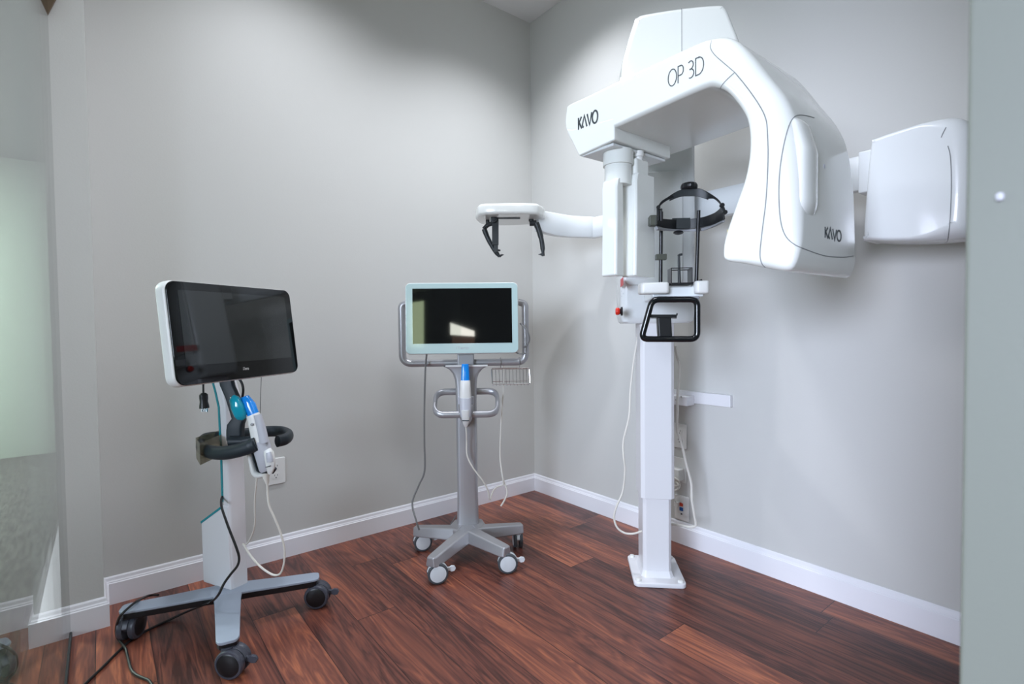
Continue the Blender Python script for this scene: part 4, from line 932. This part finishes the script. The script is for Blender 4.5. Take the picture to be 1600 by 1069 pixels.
# black power cord running down the column, over the base and out across the floor
bc = [at_d(350, 772, 1.93), at_d(346, 780, 1.90), at_d(346.5, 793, 1.85), at_d(353, 813, 1.78), at_d(360, 832, 1.745), at_d(369, 855, 1.735), at_d(373.5, 871, 1.735), at_d(371, 884, 1.73), at_d(360, 898, 1.725), at_d(350, 912, 1.72), at_d(341, 930, 1.705), at_z(332, 939, .134), at_z(322, 944, .118), at_z(305, 950.5, .06), at_z(285, 959, .02), at_z(262, 970, .005), at_z(230, 985, .005), at_z(205, 1000, .005), at_z(185, 1018, .005), at_z(160, 1043, .005), at_z(132, 1070, .005), at_z(100, 1105, .005)]
cable('power_cord', bc, .0042, MT['cordb'], 'black power cord running down the white column and across the floor', K1)
lc = [at_z(247, 930, .088), at_z(232, 931, .085), at_z(215, 939, .13), at_z(203, 948, .131), at_z(192, 958, .128), at_z(186, 966, .11), at_z(182.5, 976, .07), at_z(181.5, 988, .035), at_z(184, 997, .012), at_z(189, 1004, .005), at_z(196, 1013, .009), at_z(198, 1020, .005), at_z(201, 1032, .005), at_z(205, 1046, .005), at_z(212, 1054, .005), at_z(222, 1059, .005), at_z(233, 1064, .005), at_z(240, 1075, .005)]
cable('power_cord', lc, .0042, MT['cordb'], 'black cord looped over the left caster, trailing forward on the floor', K1)

# small pale rounded pad on the doorway jamb
PB = at_pl(1563, 308, V((-1.60, 0, 0)), V((1, 0, 0)))
b = BM(); f = Fr(V((-1.60, PB.y, PB.z)), (0, 1, 0), (0, 0, 1), (-1, 0, 0)); slab(b, f, rrect(.0065, .0080, .003), [.002] * 24, 0.0, .004, 3)
obj('pale_pad', b, MT['grey'], WFRONT)

# ------------------------------------------------------------------ light: ceiling downlights, corridor light and daylight
def spot(name, loc, power, size=150, blend=.55, col=(1, 1, 1), rad=.06):
    l = bpy.data.lights.new(name, 'SPOT'); l.energy = power; l.spot_size = math.radians(size); l.spot_blend = blend; l.color = col; l.shadow_soft_size = rad
    o = bpy.data.objects.new(name, l); COL.objects.link(o); o.location = loc; return o
cool = (.89, .92, 1.0)
spot('downlight', (-0.52, -0.66, ZC - .02), 19, 128, .9, cool)
spot('downlight', (-1.55, -0.70, ZC - .02), 17, 140, .8, cool)
spot('downlight', (-1.45, -1.75, ZC - .02), 23, 150, .7, cool, .35)
def area(name, loc, target, sx, sy, power, col):
    l = bpy.data.lights.new(name, 'AREA'); l.shape = 'RECTANGLE'; l.size = sx; l.size_y = sy; l.energy = power; l.color = col
    o = bpy.data.objects.new(name, l); COL.objects.link(o); o.location = loc
    o.rotation_euler = (V(target) - V(loc)).to_track_quat('-Z', 'Y').to_euler(); return o
dw = area('daylight_window', (-6.2, -3.5, 1.7), (0, -1.95, 0.6), 2.2, 1.7, 10, (.74, .80, 1.0)); dw.data.spread = math.radians(50)
area('corridor_light', (-4.4, 2.3, 2.55), (-4.4, 2.3, 0), 1.2, .6, 60, (.86, 1.0, .90))
w = bpy.data.worlds.new('world'); SC.world = w; w.use_nodes = True
bg = w.node_tree.nodes['Background']; bg.inputs[0].default_value = (.88, .92, 1.0, 1); bg.inputs[1].default_value = .82
# the far side behind the camera: a dim wall with two bright windows (seen mirrored in the screens)
b = BM(); box(b, WF, -9.0, 4.0, -7.15, -7.0, 0, 3.0); struct('wall_back', b, MT['soffit'], smooth=False)
b = BM(); prism(b, Fr((0, -6.995, 0), (1, 0, 0), (0, 0, 1), (0, -1, 0)), [(-6.45, 1.95), (-5.83, 1.87), (-5.83, 1.98), (-6.45, 2.20)], -.02, .0); prism(b, Fr((0, -6.995, 0), (1, 0, 0), (0, 0, 1), (0, -1, 0)), [(-6.40, 1.66), (-5.83, 1.66), (-5.83, 1.87), (-6.40, 1.93)], -.02, .0, 1); struct('window_2', b, [emit_mat('bright_sky', (1, .97, .88), 6), emit_mat('glowing_brown_view', (.30, .17, .12), .9)], smooth=False)  # brown lower pane glows, standing in for a sunlit view outside
b = BM(); box(b, WF, -7.6, -7.22, -6.99, -6.97, 1.75, 2.75); struct('window_3', b, emit_mat('sunlit_garden', (.62, .72, .45), 3.0), smooth=False)

# ------------------------------------------------------------------ camera
cam = bpy.data.cameras.new('camera'); co = bpy.data.objects.new('camera', cam); COL.objects.link(co)
cam.sensor_width = 36; cam.sensor_fit = 'HORIZONTAL'; cam.lens = FPX / 1600 * 36; cam.clip_start = .02
m = Matrix((Rt, Up, -Fw)).transposed().to_4x4(); m.translation = CP; co.matrix_world = m
cam.dof.use_dof = True; cam.dof.focus_distance = 2.2; cam.dof.aperture_fstop = 4.0
SC.camera = co
SC.view_settings.view_transform = 'Standard'; SC.view_settings.look = 'None'; SC.view_settings.exposure = 2.1; SC.view_settings.gamma = 1
